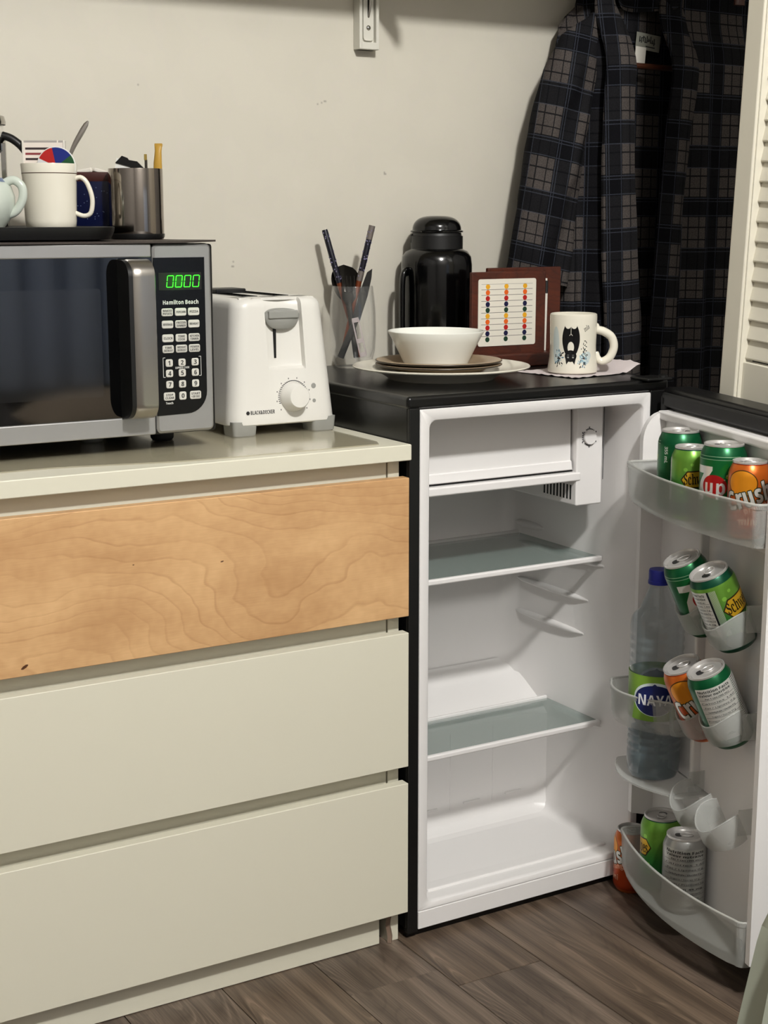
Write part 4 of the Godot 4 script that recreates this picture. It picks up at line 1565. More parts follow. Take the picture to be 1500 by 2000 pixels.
func on_microwave() -> void:
	var facing := deg_to_rad(-31.0)
	var g := G.new()
	# thin warped board on the microwave
	var rows := []
	for k in [0.0, 0.0025]:
		var r := PackedVector3Array()
		for p in [[-0.74, 0.02], [-0.74, 0.362], [-0.6, 0.364], [-0.45, 0.362], [-0.3, 0.364], [-0.249, 0.361], [-0.246, 0.2], [-0.25, 0.02]]:
			r.append(Vector3(p[0], 1.0675 + k + (0.0015 if p[0] > -0.26 and p[1] > 0.3 else 0.0), p[1]))
		rows.append(r)
	g.loft(rows, true, 3, 30.0, true)
	var board := obj("thin_board", g, mat("board_brown", Color(0.2, 0.165, 0.145), 0.55))
	tag(board, "thin dark brown board lying on top of the microwave", "board")
	var t := thing("tray", "black oblong serving tray on the microwave carrying mugs and a teapot", "tray", Vector3(-0.565, 1.0705, 0.19))
	g = G.new()
	rows = []
	for k in [[0.17, 0.13, 0.0], [0.188, 0.145, 0.002], [0.192, 0.149, 0.013], [0.1925, 0.1495, 0.0185], [0.191, 0.148, 0.019], [0.1895, 0.1465, 0.0178], [0.183, 0.14, 0.0165], [0.0, 0.0, 0.0163]]:
		rows.append(ring3(rrect(maxf(k[0] * 2, 0.02), maxf(k[1] * 2, 0.02), maxf(minf(0.05, k[1]), 0.008), 6), k[2]))
	g.loft(rows, true, 3, 35.0, true)
	obj("tray_body", g, M.black_plastic, t)
	var ty := 1.0705 + 0.0165
	# white mug
	t = thing("mug", "plain white mug with a thin gold line holding tea bags on the tray", "mug", Vector3(-0.416, ty, 0.16), facing)
	g = G.new()
	g.lathe([Vector2(0.0003, 0.0), Vector2(0.0335, 0.0), Vector2(0.0355, 0.002), Vector2(0.0367, 0.01), Vector2(0.0375, 0.04), Vector2(0.0385, 0.07), Vector2(0.0402, 0.089), Vector2(0.0398, 0.0905), Vector2(0.0384, 0.089), Vector2(0.0365, 0.06), Vector2(0.0345, 0.012), Vector2(0.03, 0.007), Vector2(0.0003, 0.007)], 52, 40.0)
	obj("body", g, M.china, t)
	g = G.new()
	g.tube(arc_path([Vector3(0.036, 0.069, 0), Vector3(0.045, 0.0715, 0), Vector3(0.054, 0.063, 0), Vector3(0.0605, 0.042, 0), Vector3(0.058, 0.022, 0), Vector3(0.048, 0.017, 0), Vector3(0.035, 0.0215, 0)], 30), Vector2(0.0034, 0.0042), 12, Vector3(0, 0, 1))
	obj("handle", g, M.china, t)
	g = G.new()
	g.lathe([Vector2(0.03925, 0.0763), Vector2(0.0394, 0.0774)], 52)
	obj("gold_line", g, mat("gold_line", Color(0.33, 0.24, 0.19), 0.4, 0.2), t)
	# things standing in the mug
	t = thing("tea_packet", "white tea packet with dark stripes standing in the white mug", "packet", Vector3(-0.417, ty + 0.012, 0.145), facing)
	var im := Image.create(512, 640, false, Image.FORMAT_RGB8)
	im.fill(Color(0.88, 0.84, 0.8))
	for i in 9:
		im.fill_rect(Rect2i(36, 60 + i * 42, 440, 17), [Color(0.16, 0.1, 0.11), Color(0.5, 0.18, 0.2)][i % 2])
	im.fill_rect(Rect2i(0, 0, 512, 20), Color(0.6, 0.58, 0.56))
	im.fill_rect(Rect2i(420, 0, 16, 640), Color(0.88, 0.84, 0.8))
	var pm := mat("tea_print", Color.WHITE, 0.6)
	pm.albedo_texture = tex(down(im))
	g = G.new()
	g.box(Vector3(0, 0.056, 0), Vector3(0.061, 0.111, 0.009), 0.002, 2)
	for q in g.v.size():
		g.t[q] = Vector2(g.v[q].x / 0.061 + 0.5, 1.0 - g.v[q].y / 0.112)
	obj("packet", g, pm, t)
	g = G.new()
	for s in [-0.0295, 0.0295]:
		g.box(Vector3(s, 0.056, 0), Vector3(0.003, 0.1105, 0.011), 0.0008)
	obj("edge_seal", g, M.paper, t)
	t = thing("foil_lid", "round sachet in red, blue and green sectors sticking up from the white mug", "sachet", Vector3(-0.409, ty + 0.0865, 0.172), facing)
	im = Image.create(512, 512, false, Image.FORMAT_RGB8)
	im.fill(Color(0.8, 0.8, 0.8))
	for e in [[-0.86, -0.56, Color(0.66, 0.09, 0.08)], [-0.56, -0.2, Color(0.05, 0.13, 0.45)], [-0.2, 0.1, Color(0.1, 0.3, 0.16)], [0.3, 0.6, Color(0.66, 0.09, 0.08)], [0.7, 0.95, Color(0.05, 0.13, 0.45)]]:
		var poly := PackedVector2Array([Vector2(256, 256)])
		for j in 11:
			var a := PI * lerpf(e[0], e[1], j / 10.0)
			poly.append(Vector2(256, 256) + Vector2(cos(a), sin(a)) * 256)
		fill_poly(im, poly, e[2])
	var bm := mat("sachet_print", Color.WHITE, 0.4)
	bm.albedo_texture = tex(im)
	g = G.new()
	var disc := PackedVector2Array()
	for i in 40:
		disc.append(Vector2(cos(TAU * i / 40.0), sin(TAU * i / 40.0)) * 0.0265)
	g.prism(disc, -0.0022, 0.0022)
	for q in g.v.size():
		g.t[q] = Vector2(g.v[q].x / 0.053 + 0.5, 0.5 - g.v[q].y / 0.053)
	obj("disc", g, bm, t)
	g = G.new()
	var pa := []
	for i in 40:
		pa.append(Vector3(cos(TAU * i / 40.0), sin(TAU * i / 40.0), 0) * 0.0268)
	g.tube(pa, 0.0012, 6, Vector3(0, 0, 1), 0, true)
	obj("crimped_rim", g, M.print_white, t)
	t = thing("teaspoon", "steel teaspoon handle leaning out of the white mug", "spoon", Vector3(-0.403, ty + 0.008, 0.155), facing)
	g = G.new()
	var sp := arc_path([Vector3(-0.012, 0.0, 0), Vector3(0.004, 0.05, 0), Vector3(0.022, 0.1, -0.002), Vector3(0.036, 0.125, -0.003), Vector3(0.047, 0.143, -0.005)], 20)
	var ra := []
	for i in 21:
		var f := i / 20.0
		ra.append(Vector2(0.0018 + 0.0022 * smoothstep(0.5, 0.85, f) - 0.0028 * smoothstep(0.93, 1.0, f), 0.0012))
	g.tube(sp, ra, 10, Vector3(0, 0, 1))
	obj("handle", g, M.steel, t)
	g = G.new()
	g.xf = Transform3D(Basis(Vector3(0, 0, 1), 0.3).scaled_local(Vector3(0.75, 1.3, 0.35)), Vector3(-0.012, 0.014, 0))
	var sph := []
	for i in 11:
		sph.append(Vector2(maxf(0.0002, sin(PI * i / 10.0)) * 0.011, -cos(PI * i / 10.0) * 0.011))
	g.lathe(sph, 20)
	obj("bowl", g, M.steel, t)
	# blue canister behind
	t = thing("canister", "dark blue square canister with a brown rim behind the white mug", "canister", Vector3(-0.325, ty, 0.085), facing)
	g = G.new()
	rows = []
	for k in [[0.036, 0.0], [0.038, 0.003], [0.0385, 0.067], [0.0385, 0.068]]:
		rows.append(ring3(rrect(k[0] * 2, k[0] * 2, 0.009, 5), k[1]))
	g.loft(rows, true, 1, 35.0, true)
	var blue := mat("canister_blue", Color(0.045, 0.07, 0.2), 0.25)
	obj("body", g, blue, t)
	g = G.new()
	rows = []
	for k in [[0.0385, 0.0675], [0.0392, 0.07], [0.0392, 0.079], [0.038, 0.081], [0.036, 0.081], [0.035, 0.06]]:
		rows.append(ring3(rrect(k[0] * 2, k[0] * 2, 0.009, 5), k[1]))
	g.loft(rows, true, 2, 35.0, true)
	lab(obj("rim", g, mat("canister_rim", Color(0.22, 0.07, 0.055), 0.4), t), "reddish brown rim")
	g = G.new()
	var rr := RandomNumberGenerator.new()
	rr.seed = 4
	for i in 26:
		g.box(Vector3(rr.randf_range(-0.03, 0.03), rr.randf_range(0.008, 0.06), 0.0386), Vector3(0.0012, 0.0012, 0.0004))
	obj("speckles", g, mat("speckle", Color(0.3, 0.36, 0.5), 0.5), t)
	# crumpled sachets showing over the canister
	t = thing("sugar_sachet", "crumpled white paper sachets on top of the blue canister", "sachet", Vector3(-0.325, ty + 0.078, 0.085), facing)
	g = G.new()
	g.xf = Transform3D(Basis(Vector3(0, 0, 1), 0.2), Vector3(-0.012, 0.0, 0))
	g.box(Vector3(0, 0.004, 0), Vector3(0.034, 0.008, 0.03), 0.003, 2)
	g.xf = Transform3D(Basis(Vector3(0, 0, 1), -0.3), Vector3(0.018, 0.001, 0.004))
	g.box(Vector3(0, 0.003, 0), Vector3(0.026, 0.006, 0.024), 0.002, 2)
	obj("paper", g, M.paper, t)
	# steel cup
	t = thing("steel_cup", "round stainless steel cup of sachets at the right end of the microwave top", "cup", Vector3(-0.2875, 1.0705, 0.168))
	g = G.new()
	g.lathe([Vector2(0.0003, 0.0), Vector2(0.035, 0.0), Vector2(0.0385, 0.002), Vector2(0.0398, 0.006), Vector2(0.04, 0.012), Vector2(0.04, 0.1005), Vector2(0.0397, 0.1018), Vector2(0.0391, 0.1005), Vector2(0.0388, 0.012), Vector2(0.034, 0.004), Vector2(0.0003, 0.004)], 56, 40.0)
	obj("body", g, mat("cup_steel", Color(0.6, 0.57, 0.54), 0.11, 1.0), t)
	g = G.new()
	g.lathe([Vector2(0.036, -0.0002), Vector2(0.0388, 0.0004), Vector2(0.0404, 0.0035), Vector2(0.0406, 0.0075), Vector2(0.0402, 0.0078)], 56, 40.0)
	lab(obj("base_ring", g, M.black_plastic, t), "dark base ring")
	t = thing("creamer_pod", "black and white creamer packet poking out of the steel cup", "packet", Vector3(-0.303, 1.0705 + 0.098, 0.168), facing)
	g = G.new()
	g.prism(PackedVector2Array([Vector2(-0.018, -0.012), Vector2(0.018, -0.014), Vector2(0.016, 0.006), Vector2(-0.012, 0.019)]), -0.004, 0.003)
	obj("white_side", g, M.print_white, t)
	g = G.new()
	g.prism(PackedVector2Array([Vector2(-0.014, 0.012), Vector2(-0.004, 0.022), Vector2(0.004, 0.019), Vector2(0.006, 0.016), Vector2(0.018, 0.014), Vector2(0.026, 0.006), Vector2(0.029, -0.006), Vector2(0.012, -0.008), Vector2(0.008, 0.006)]), -0.002, 0.0045)
	lab(obj("black_side", g, M.black_gloss, t), "glossy black side")
	t = thing("stir_stick", "short dark stir stick with a pale tip in the steel cup", "stick", Vector3(-0.272, 1.0705 + 0.06, 0.172), facing)
	g = G.new()
	g.box(Vector3(0, 0.025, 0), Vector3(0.004, 0.06, 0.0025), 0.0006)
	obj("stick", g, mat("stick_brown", Color(0.16, 0.13, 0.09), 0.5), t)
	g = G.new()
	g.box(Vector3(-0.0005, 0.0585, 0), Vector3(0.0042, 0.009, 0.0027), 0.0006)
	obj("tip", g, mat("stick_tip", Color(0.55, 0.46, 0.2), 0.5), t)
	t = thing("sugar_stick", "tall golden yellow sugar stick standing in the steel cup", "packet", Vector3(-0.256, 1.0705 + 0.05, 0.178), facing)
	g = G.new()
	rows = []
	var yl := mat("stick_yellow", Color(0.68, 0.53, 0.2), 0.3)
	for k in [[0.0, 0.006, 0.0035, 0.0], [0.04, 0.007, 0.004, 0.0], [0.06, 0.0062, 0.0035, 0.0], [0.078, 0.005, 0.003, 0.0012], [0.083, 0.0055, 0.0012, 0.0015], [0.087, 0.0062, 0.0006, 0.002]]:
		var r := PackedVector3Array()
		for j in 16:
			r.append(Vector3(k[3] + cos(TAU * j / 16.0) * k[1], k[0], sin(TAU * j / 16.0) * k[2]))
		rows.append(r)
	g.loft(rows, true, 3, 40.0)
	obj("packet", g, yl, t)
	g = G.new()
	g.box(Vector3(0.0018, 0.086, 0), Vector3(0.0115, 0.005, 0.0014), 0.0004)
	obj("sealed_end", g, yl, t)
	# pale teapot, its handle towards the mug
	t = thing("teapot", "pale celadon green teapot with a curved handle at the left end of the tray", "teapot", Vector3(-0.533, ty, 0.2), facing)
	var cel := mat("celadon", Color(0.76, 0.79, 0.75), 0.2)
	g = G.new()
	g.lathe([Vector2(0.0003, 0.0), Vector2(0.034, 0.0), Vector2(0.036, 0.003), Vector2(0.043, 0.012), Vector2(0.05, 0.028), Vector2(0.0505, 0.043), Vector2(0.046, 0.057), Vector2(0.036, 0.067), Vector2(0.03, 0.0695), Vector2(0.0295, 0.072), Vector2(0.027, 0.073), Vector2(0.0003, 0.075)], 48, 40.0)
	obj("body", g, cel, t)
	g = G.new()
	g.lathe([Vector2(0.0298, 0.0705), Vector2(0.031, 0.072), Vector2(0.026, 0.079), Vector2(0.012, 0.085), Vector2(0.006, 0.087), Vector2(0.008, 0.094), Vector2(0.0065, 0.099), Vector2(0.0003, 0.1005)], 36, 40.0)
	obj("lid", g, cel, t)
	g = G.new()
	g.lathe([Vector2(0.0405, 0.063), Vector2(0.0345, 0.0685)], 48)
	lab(obj("blue_band", g, mat("blue_band", Color(0.36, 0.43, 0.56), 0.3), t), "blue-grey painted band")
	g = G.new()
	g.tube(arc_path([Vector3(0.036, 0.06, 0), Vector3(0.05, 0.0655, 0), Vector3(0.0615, 0.057, 0), Vector3(0.0625, 0.042, 0), Vector3(0.056, 0.028, 0), Vector3(0.049, 0.0215, 0), Vector3(0.042, 0.019, 0)], 24), Vector2(0.006, 0.0052), 12, Vector3(0, 0, 1))
	obj("handle", g, cel, t)
	g = G.new()
	g.tube(arc_path([Vector3(-0.04, 0.03, 0), Vector3(-0.06, 0.042, 0), Vector3(-0.075, 0.064, 0), Vector3(-0.084, 0.07, 0)], 14), [0.013, 0.0125, 0.012, 0.0115, 0.011, 0.0105, 0.01, 0.0095, 0.009, 0.0085, 0.008, 0.0075, 0.0072, 0.007, 0.007], 14)
	obj("spout", g, cel, t)
	# coffee press behind it
	t = thing("coffee_press", "chrome and glass coffee press with a black handle behind the pale teapot", "coffee press", Vector3(-0.4985, ty, 0.088), facing)
	g = G.new()
	g.lathe([Vector2(0.0003, 0.004), Vector2(0.036, 0.004), Vector2(0.0395, 0.01), Vector2(0.0395, 0.148), Vector2(0.038, 0.148), Vector2(0.038, 0.011), Vector2(0.0003, 0.008)], 44)
	obj("glass_beaker", g, M.tumbler, t)
	g = G.new()
	g.lathe([Vector2(0.041, 0.0), Vector2(0.0425, 0.002), Vector2(0.0425, 0.02), Vector2(0.041, 0.02)], 44)
	g.lathe([Vector2(0.0408, 0.108), Vector2(0.0418, 0.109), Vector2(0.0418, 0.128), Vector2(0.0408, 0.129)], 44)
	for i in 4:
		var a := TAU * (i + 0.12) / 4.0
		g.box(Vector3(cos(a) * 0.0415, 0.065, sin(a) * 0.0415), Vector3(0.007, 0.11, 0.007), 0.001)
	obj("chrome_frame", g, M.chrome, t)
	g = G.new()
	g.lathe([Vector2(0.0425, 0.146), Vector2(0.0432, 0.15), Vector2(0.041, 0.158), Vector2(0.02, 0.166), Vector2(0.004, 0.168), Vector2(0.003, 0.185), Vector2(0.0075, 0.187), Vector2(0.0075, 0.197), Vector2(0.0003, 0.199)], 40, 40.0)
	obj("lid", g, M.chrome, t)
	g = G.new()
	g.tube(arc_path([Vector3(0.038, 0.131, 0), Vector3(0.052, 0.126, 0), Vector3(0.068, 0.112, 0), Vector3(0.08, 0.088, 0), Vector3(0.0855, 0.06, 0), Vector3(0.084, 0.036, 0), Vector3(0.073, 0.018, 0)], 30), Vector2(0.0058, 0.007), 12, Vector3(0, 0, 1))
	lab(obj("handle", g, M.black_plastic, t), "curved black handle")


# ---------------------------------------------------------------- on the refrigerator
func plate_profile(r: float, h: float, foot: float, thick: float) -> Array:
	return [Vector2(0.0003, 0.002), Vector2(foot - 0.004, 0.002), Vector2(foot - 0.002, 0.0), Vector2(foot, 0.0), Vector2(foot + 0.003, 0.003), Vector2(foot + 0.014, h * 0.45), Vector2(r - 0.012, h * 0.86 - thick * 0.2), Vector2(r - 0.001, h - thick * 0.7), Vector2(r, h - thick * 0.3), Vector2(r - 0.0012, h), Vector2(r - 0.013, h * 0.88 + thick * 0.5), Vector2(foot + 0.012, h * 0.45 + thick), Vector2(foot - 0.002, thick + 0.003), Vector2(0.0003, thick + 0.002)]


func cutlery(label: String, called: String, cat: String, at: Vector3) -> Node3D:
	return thing(called, label, cat, at, deg_to_rad(-31.0), "")


func on_fridge() -> void:
	var facing := deg_to_rad(-31.0)
	var fy := 0.8475
	# plates and bowl, one on the other
	var t := thing("plate", "large white dinner plate lying lowest in the stack on the refrigerator", "plate", Vector3(0.183, fy, 0.275))
	var g := G.new()
	g.lathe(plate_profile(0.143, 0.022, 0.085, 0.004), 72, 35.0)
	obj("plate_body", g, M.china, t)
	var stone := mat("stoneware", Color(0.6, 0.52, 0.42), 0.35)
	var rim := mat("stoneware_rim", Color(0.1, 0.07, 0.055), 0.35)
	var y := fy + 0.0072
	for k in 2:
		t = thing("plate", ["smaller beige stoneware plate with dark rim, lower of the pair under the bowl", "smaller beige stoneware plate with dark rim directly under the white bowl"][k], "plate", Vector3(0.18, y, 0.272), 0.0, "beige stoneware plates")
		g = G.new()
		g.lathe(plate_profile(0.1015, 0.0175, 0.06, 0.004), 64, 35.0)
		obj("plate_body", g, stone, t)
		g = G.new()
		g.lathe([Vector2(0.1006, 0.0150), Vector2(0.1019, 0.0155), Vector2(0.1021, 0.0163), Vector2(0.1016, 0.0170)], 64, 60.0)
		lab(obj("rim", g, rim, t), "dark painted rim")
		y += 0.0062
	t = thing("bowl", "white flared cereal bowl standing on top of the stacked plates", "bowl", Vector3(0.181, y + 0.0012, 0.262))
	g = G.new()
	g.lathe([Vector2(0.0003, 0.002), Vector2(0.046, 0.002), Vector2(0.048, 0.0), Vector2(0.051, 0.0), Vector2(0.0525, 0.004), Vector2(0.058, 0.016), Vector2(0.0695, 0.039), Vector2(0.0775, 0.053), Vector2(0.0776, 0.0545), Vector2(0.0766, 0.0552), Vector2(0.075, 0.0535), Vector2(0.066, 0.038), Vector2(0.055, 0.016), Vector2(0.045, 0.007), Vector2(0.0003, 0.006)], 64, 35.0)
	obj("bowl_body", g, mat("bowl_white", Color(0.9, 0.9, 0.87), 0.2), t)
	# tumbler with cutlery
	var gp := Vector3(0.15, fy, 0.046)
	t = thing("glass_tumbler", "clear drinking glass holding cutlery at the left back of the refrigerator", "glass", gp)
	g = G.new()
	g.lathe([Vector2(0.0003, 0.001), Vector2(0.027, 0.0), Vector2(0.03, 0.002), Vector2(0.034, 0.012), Vector2(0.0385, 0.03), Vector2(0.0402, 0.06), Vector2(0.0392, 0.1), Vector2(0.0352, 0.138), Vector2(0.0345, 0.1395), Vector2(0.0336, 0.1385), Vector2(0.0374, 0.1), Vector2(0.0384, 0.06), Vector2(0.0366, 0.032), Vector2(0.031, 0.018), Vector2(0.0003, 0.016)], 56, 60.0)
	obj("glass_body", g, M.tumbler, t)
	var b := fy + 0.0175
	var blue := mat("handle_blue", Color(0.035, 0.035, 0.1), 0.35)
	var fleck := mat("handle_fleck", Color(0.45, 0.43, 0.55), 0.4)
	var bronze := mat("ferrule", Color(0.46, 0.22, 0.11), 0.35, 0.4)
	var rnd := RandomNumberGenerator.new()
	rnd.seed = 9
	for k in 2:
		t = cutlery(["dark blue flecked brush handle leaning left out of the drinking glass", "blue flecked brush handle leaning right out of the drinking glass"][k], "brush", "brush", gp + Vector3(0, 0.0175, 0))
		var p0: Vector3 = [Vector3(0.012, 0.0, -0.006), Vector3(-0.02, 0.0, 0.0)][k]
		var p1: Vector3 = [Vector3(-0.0475, 0.216, -0.01), Vector3(0.0335, 0.222, -0.008)][k]
		var d := (p1 - p0).normalized()
		g = G.new()
		g.tube([p0, p0.lerp(p1, 0.25), p0.lerp(p1, 0.5), p0.lerp(p1, 0.585)], [0.003, 0.0038, 0.0046, 0.005], 14)
		obj("ferrule", g, bronze, t)
		g = G.new()
		g.tube([p0.lerp(p1, 0.58), p0.lerp(p1, 0.7), p0.lerp(p1, 0.985), p1], [0.0048, 0.0052, 0.0052, 0.0047], 16)
		lab(obj("handle", g, blue, t), "dark blue flecked handle")
		g = G.new()
		for i in 46:
			var f := rnd.randf_range(0.6, 0.98)
			var a := rnd.randf_range(0, TAU)
			var o := d.cross(Vector3(0, 0, 1)).normalized()
			g.box(p0.lerp(p1, f) + (o * cos(a) + o.cross(d) * sin(a)) * 0.0051, Vector3(0.0016, 0.0024, 0.0016), 0.0005)
		obj("flecks", g, fleck, t)
		if k == 1:
			g = G.new()
			g.tube([p0.lerp(p1, 0.9), p1 + d * 0.001], 0.0055, 16)
			g.tube([p0.lerp(p1, 0.585), p0.lerp(p1, 0.66)], 0.0054, 16)
			lab(obj("silver_sleeve", g, mat("sleeve", Color(0.45, 0.42, 0.4), 0.4, 0.4), t), "silvery sleeves")
	var dk := mat("cutlery_dark", Color(0.2, 0.19, 0.175), 0.3, 0.75)
	t = cutlery("large dark steel spoon standing bowl up in the drinking glass", "serving_spoon", "spoon", gp + Vector3(0, 0.0175, 0))
	g = G.new()
	var rows := []
	for i in 15:
		var f := i / 14.0
		var hw: float = 0.0245 * sqrt(maxf(0.0, 1.0 - pow((f - 0.5) * 2.0, 2.0))) * (1.0 - 0.25 * (0.5 - f)) + 0.0006
		var c := Vector3(0.008, 0, -0.012).lerp(Vector3(-0.0155, 0.157, -0.014), 0.58 + 0.42 * f)
		var r := PackedVector3Array()
		for j in 11:
			var q := j / 5.0 - 1.0
			r.append(c + Vector3(q * hw, 0, -0.009 * (1.0 - q * q) * sin(f * PI)))
		for j in 11:
			var q := 1.0 - j / 5.0
			r.append(c + Vector3(q * hw, 0, -0.009 * (1.0 - q * q) * sin(f * PI) - 0.0012))
		rows.append(r)
	g.loft(rows, true, 3, 60.0)
	obj("bowl", g, dk, t)
	g = G.new()
	g.tube([Vector3(0.008, 0, -0.012), Vector3(0.008, 0, -0.012).lerp(Vector3(-0.0155, 0.157, -0.014), 0.6)], [Vector2(0.0055, 0.0014), Vector2(0.0035, 0.002)], 10, Vector3(0, 0, 1))
	obj("handle", g, dk, t)
	t = cutlery("dark steel fork standing tines up in front of the spoon in the glass", "fork", "fork", gp + Vector3(0, 0.0175, 0))
	g = G.new()
	g.tube(arc_path([Vector3(0.006, 0, 0.006), Vector3(-0.002, 0.06, 0.004), Vector3(-0.006, 0.092, 0.001)], 10), Vector2(0.0045, 0.0013), 10, Vector3(0, 0, 1))
	obj("handle", g, dk, t)
	g = G.new()
	g.prism(PackedVector2Array([Vector2(-0.0095, 0.088), Vector2(-0.0035, 0.087), Vector2(0.006, 0.102), Vector2(0.0055, 0.112), Vector2(-0.0175, 0.112), Vector2(-0.0175, 0.1)]), 0.0, 0.0016)
	obj("fork_neck", g, dk, t)
	for i in 4:
		g = G.new()
		var x := -0.016 + i * 0.0067
		g.tube([Vector3(x, 0.111, 0.0008), Vector3(x - 0.0008, 0.131, 0.0012), Vector3(x - 0.0012, 0.1385, 0.0016)], [0.0016, 0.0014, 0.0008], 8)
		obj("tine", g, dk, t)
	t = cutlery("steel table knife leaning right with its blade up in the drinking glass", "table_knife", "knife", gp + Vector3(0, 0.0175, 0))
	g = G.new()
	g.prism(PackedVector2Array([Vector2(-0.002, 0.06), Vector2(0.0115, 0.06), Vector2(0.026, 0.105), Vector2(0.0325, 0.135), Vector2(0.034, 0.151), Vector2(0.025, 0.145), Vector2(0.0125, 0.112)]), 0.007, 0.0086)
	obj("blade", g, M.dark_steel, t)
	g = G.new()
	g.tube([Vector3(-0.021, 0.0, 0.01), Vector3(0.005, 0.063, 0.0078)], [Vector2(0.0058, 0.003), Vector2(0.0052, 0.0026)], 12, Vector3(0, 0, 1))
	obj("handle", g, M.dark_steel, t)
	t = cutlery("small clear plastic utensil with a slotted end leaning inside the glass", "plastic_pick", "utensil", gp + Vector3(0, 0.0175, 0))
	g = G.new()
	var clear_p := clear("clear_plastic", Color(0.85, 0.8, 0.8, 0.55), 0.3)
	var ax := Transform3D(Basis(Vector3(0, 0, 1), 0.22), Vector3(0.0195, 0.0, 0.014))
	g.xf = ax
	for s in [-1, 1]:
		g.box(Vector3(s * 0.0052, 0.036, 0), Vector3(0.0026, 0.062, 0.002), 0.0006)
	for q in [0.006, 0.03, 0.066]:
		g.box(Vector3(0, q, 0), Vector3(0.012, 0.008, 0.002), 0.0006)
	obj("frame", g, clear_p, t)
	# vacuum jug
	t = thing("vacuum_jug", "glossy black vacuum jug with a domed lid standing behind the white bowl", "vacuum jug", Vector3(0.329, fy, 0.0335), facing)
	var jug := mat("jug_black", Color(0.013, 0.013, 0.015), 0.13)
	g = G.new()
	g.lathe([Vector2(0.0003, 0.0), Vector2(0.055, 0.0), Vector2(0.0605, 0.003), Vector2(0.0625, 0.01), Vector2(0.063, 0.12), Vector2(0.063, 0.172), Vector2(0.0612, 0.186), Vector2(0.0545, 0.1955), Vector2(0.0475, 0.1985), Vector2(0.0460, 0.2)], 64, 40.0)
	obj("body", g, jug, t)
	g = G.new()
	g.lathe([Vector2(0.0462, 0.199), Vector2(0.0462, 0.222), Vector2(0.044, 0.2225), Vector2(0.043, 0.228), Vector2(0.0003, 0.229)], 56, 40.0)
	g.box(Vector3(-0.040, 0.217, 0.0), Vector3(0.014, 0.018, 0.02), 0.004, 2)
	obj("neck", g, M.black_plastic, t)
	g = G.new()
	var dome := [Vector2(0.042, 0.2285), Vector2(0.0465, 0.2285), Vector2(0.0468, 0.231), Vector2(0.0435, 0.2325)]
	for i in 13:
		var a := PI / 2 * i / 12.0
		dome.append(Vector2(maxf(0.0003, 0.0432 * pow(cos(a), 0.62)), 0.2335 + 0.0235 * sin(a)))
	g.lathe(dome, 56, 35.0)
	obj("lid", g, jug, t)
	g = G.new()
	var hp := arc_path([Vector3(-0.057, 0.158, 0.012), Vector3(-0.067, 0.162, 0.018), Vector3(-0.0725, 0.145, 0.021), Vector3(-0.0735, 0.1, 0.022), Vector3(-0.0725, 0.06, 0.021), Vector3(-0.067, 0.043, 0.018), Vector3(-0.056, 0.045, 0.012)], 34)
	var ang := -0.45
	for i in hp.size():
		hp[i] = hp[i].rotated(Vector3.UP, 0.35)
	g.tube(hp, Vector2(0.008, 0.0052), 14, Vector3(0, 0, 1))
	obj("handle", g, jug, t)
	# wooden note holder
	t = thing("wooden_holder", "reddish brown wooden note holder with a dotted white card on its front", "holder", Vector3(0.414, fy, 0.15))
	var wm := mat("holder_wood", Color.WHITE, 0.4)
	wm.albedo_texture = tex(wood(512, 256, Color(0.2, 0.08, 0.045), Color(0.34, 0.145, 0.075), 90, 14.0, 0.4, 0.2))
	wm.uv1_scale = Vector3(5, 5, 5)
	g = G.new()
	g.box(Vector3(0.005, 0.0115, 0.0), Vector3(0.224, 0.023, 0.088), 0.003, 2)
	obj("base", g, wm, t)
	for s in [["front_board", 0.02, 0.1555, 0.163, -0.0265], ["back_board", -0.02, 0.158, 0.168, 0.0355]]:
		g = G.new()
		g.box(Vector3(s[4], (s[3] + 0.02) / 2, s[1]), Vector3(s[2], s[3] - 0.02, 0.009), 0.002, 2)
		obj(s[0], g, wm, t)
	var im := Image.create(720, 680, false, Image.FORMAT_RGB8)
	im.fill(Color(0.85, 0.83, 0.78))
	var dots := [Color(0.86, 0.62, 0.1), Color(0.85, 0.36, 0.07), Color(0.66, 0.07, 0.07), Color(0.05, 0.05, 0.22), Color(0.07, 0.2, 0.13)]
	for r in 10:
		var yy := 76.0 + r * 59.5
		if r % 10 != 9:
			im.fill_rect(Rect2i(36, int(yy + (24 if r != 0 else 27)), 640, 5), Color(0.42, 0.41, 0.4))
		for c in 3:
			fill_oval(im, Vector2([116, 345, 580][c], yy), 26, 26, dots[r % 5])
	im.fill_rect(Rect2i(36, 50, 640, 4), Color(0.6, 0.59, 0.57))
	var cm := mat("card_print", Color.WHITE, 0.4)
	cm.albedo_texture = tex(down(im))
	g = G.new()
	g.prism(rrect(0.121, 0.114, 0.004, 4, Vector2(-0.0315, 0.094)), 0.0244, 0.0258)
	for q in g.v.size():
		g.t[q] = Vector2((g.v[q].x + 0.092) / 0.121, (0.151 - g.v[q].y) / 0.114)
	lab(obj("dotted_card", g, cm, t), "white card printed with lines and coloured dots")
	t = thing("note_papers", "white papers standing on edge inside the wooden note holder", "paper", Vector3(0.405, fy + 0.0235, 0.15))
	for k in 4:
		g = G.new()
		rows = []
		for i in 6:
			var f := i / 5.0
			rows.append(PackedVector3Array([Vector3(-0.035, 0.125 * f, 0.010 - k * 0.006 + 0.002 * sin(f * 2.0 + k)), Vector3(0.0, 0.127 * f, 0.009 - k * 0.006 + 0.002 * sin(f * 2.4 + k)), Vector3(0.072 - k * 0.004, 0.126 * f - 0.003 * k, 0.0105 - k * 0.006 + 0.0025 * sin(f * 2.2 + k * 2.0))]))
		g.loft(rows, false, 0, 60.0)
		obj("sheet", g, M.paper, t)
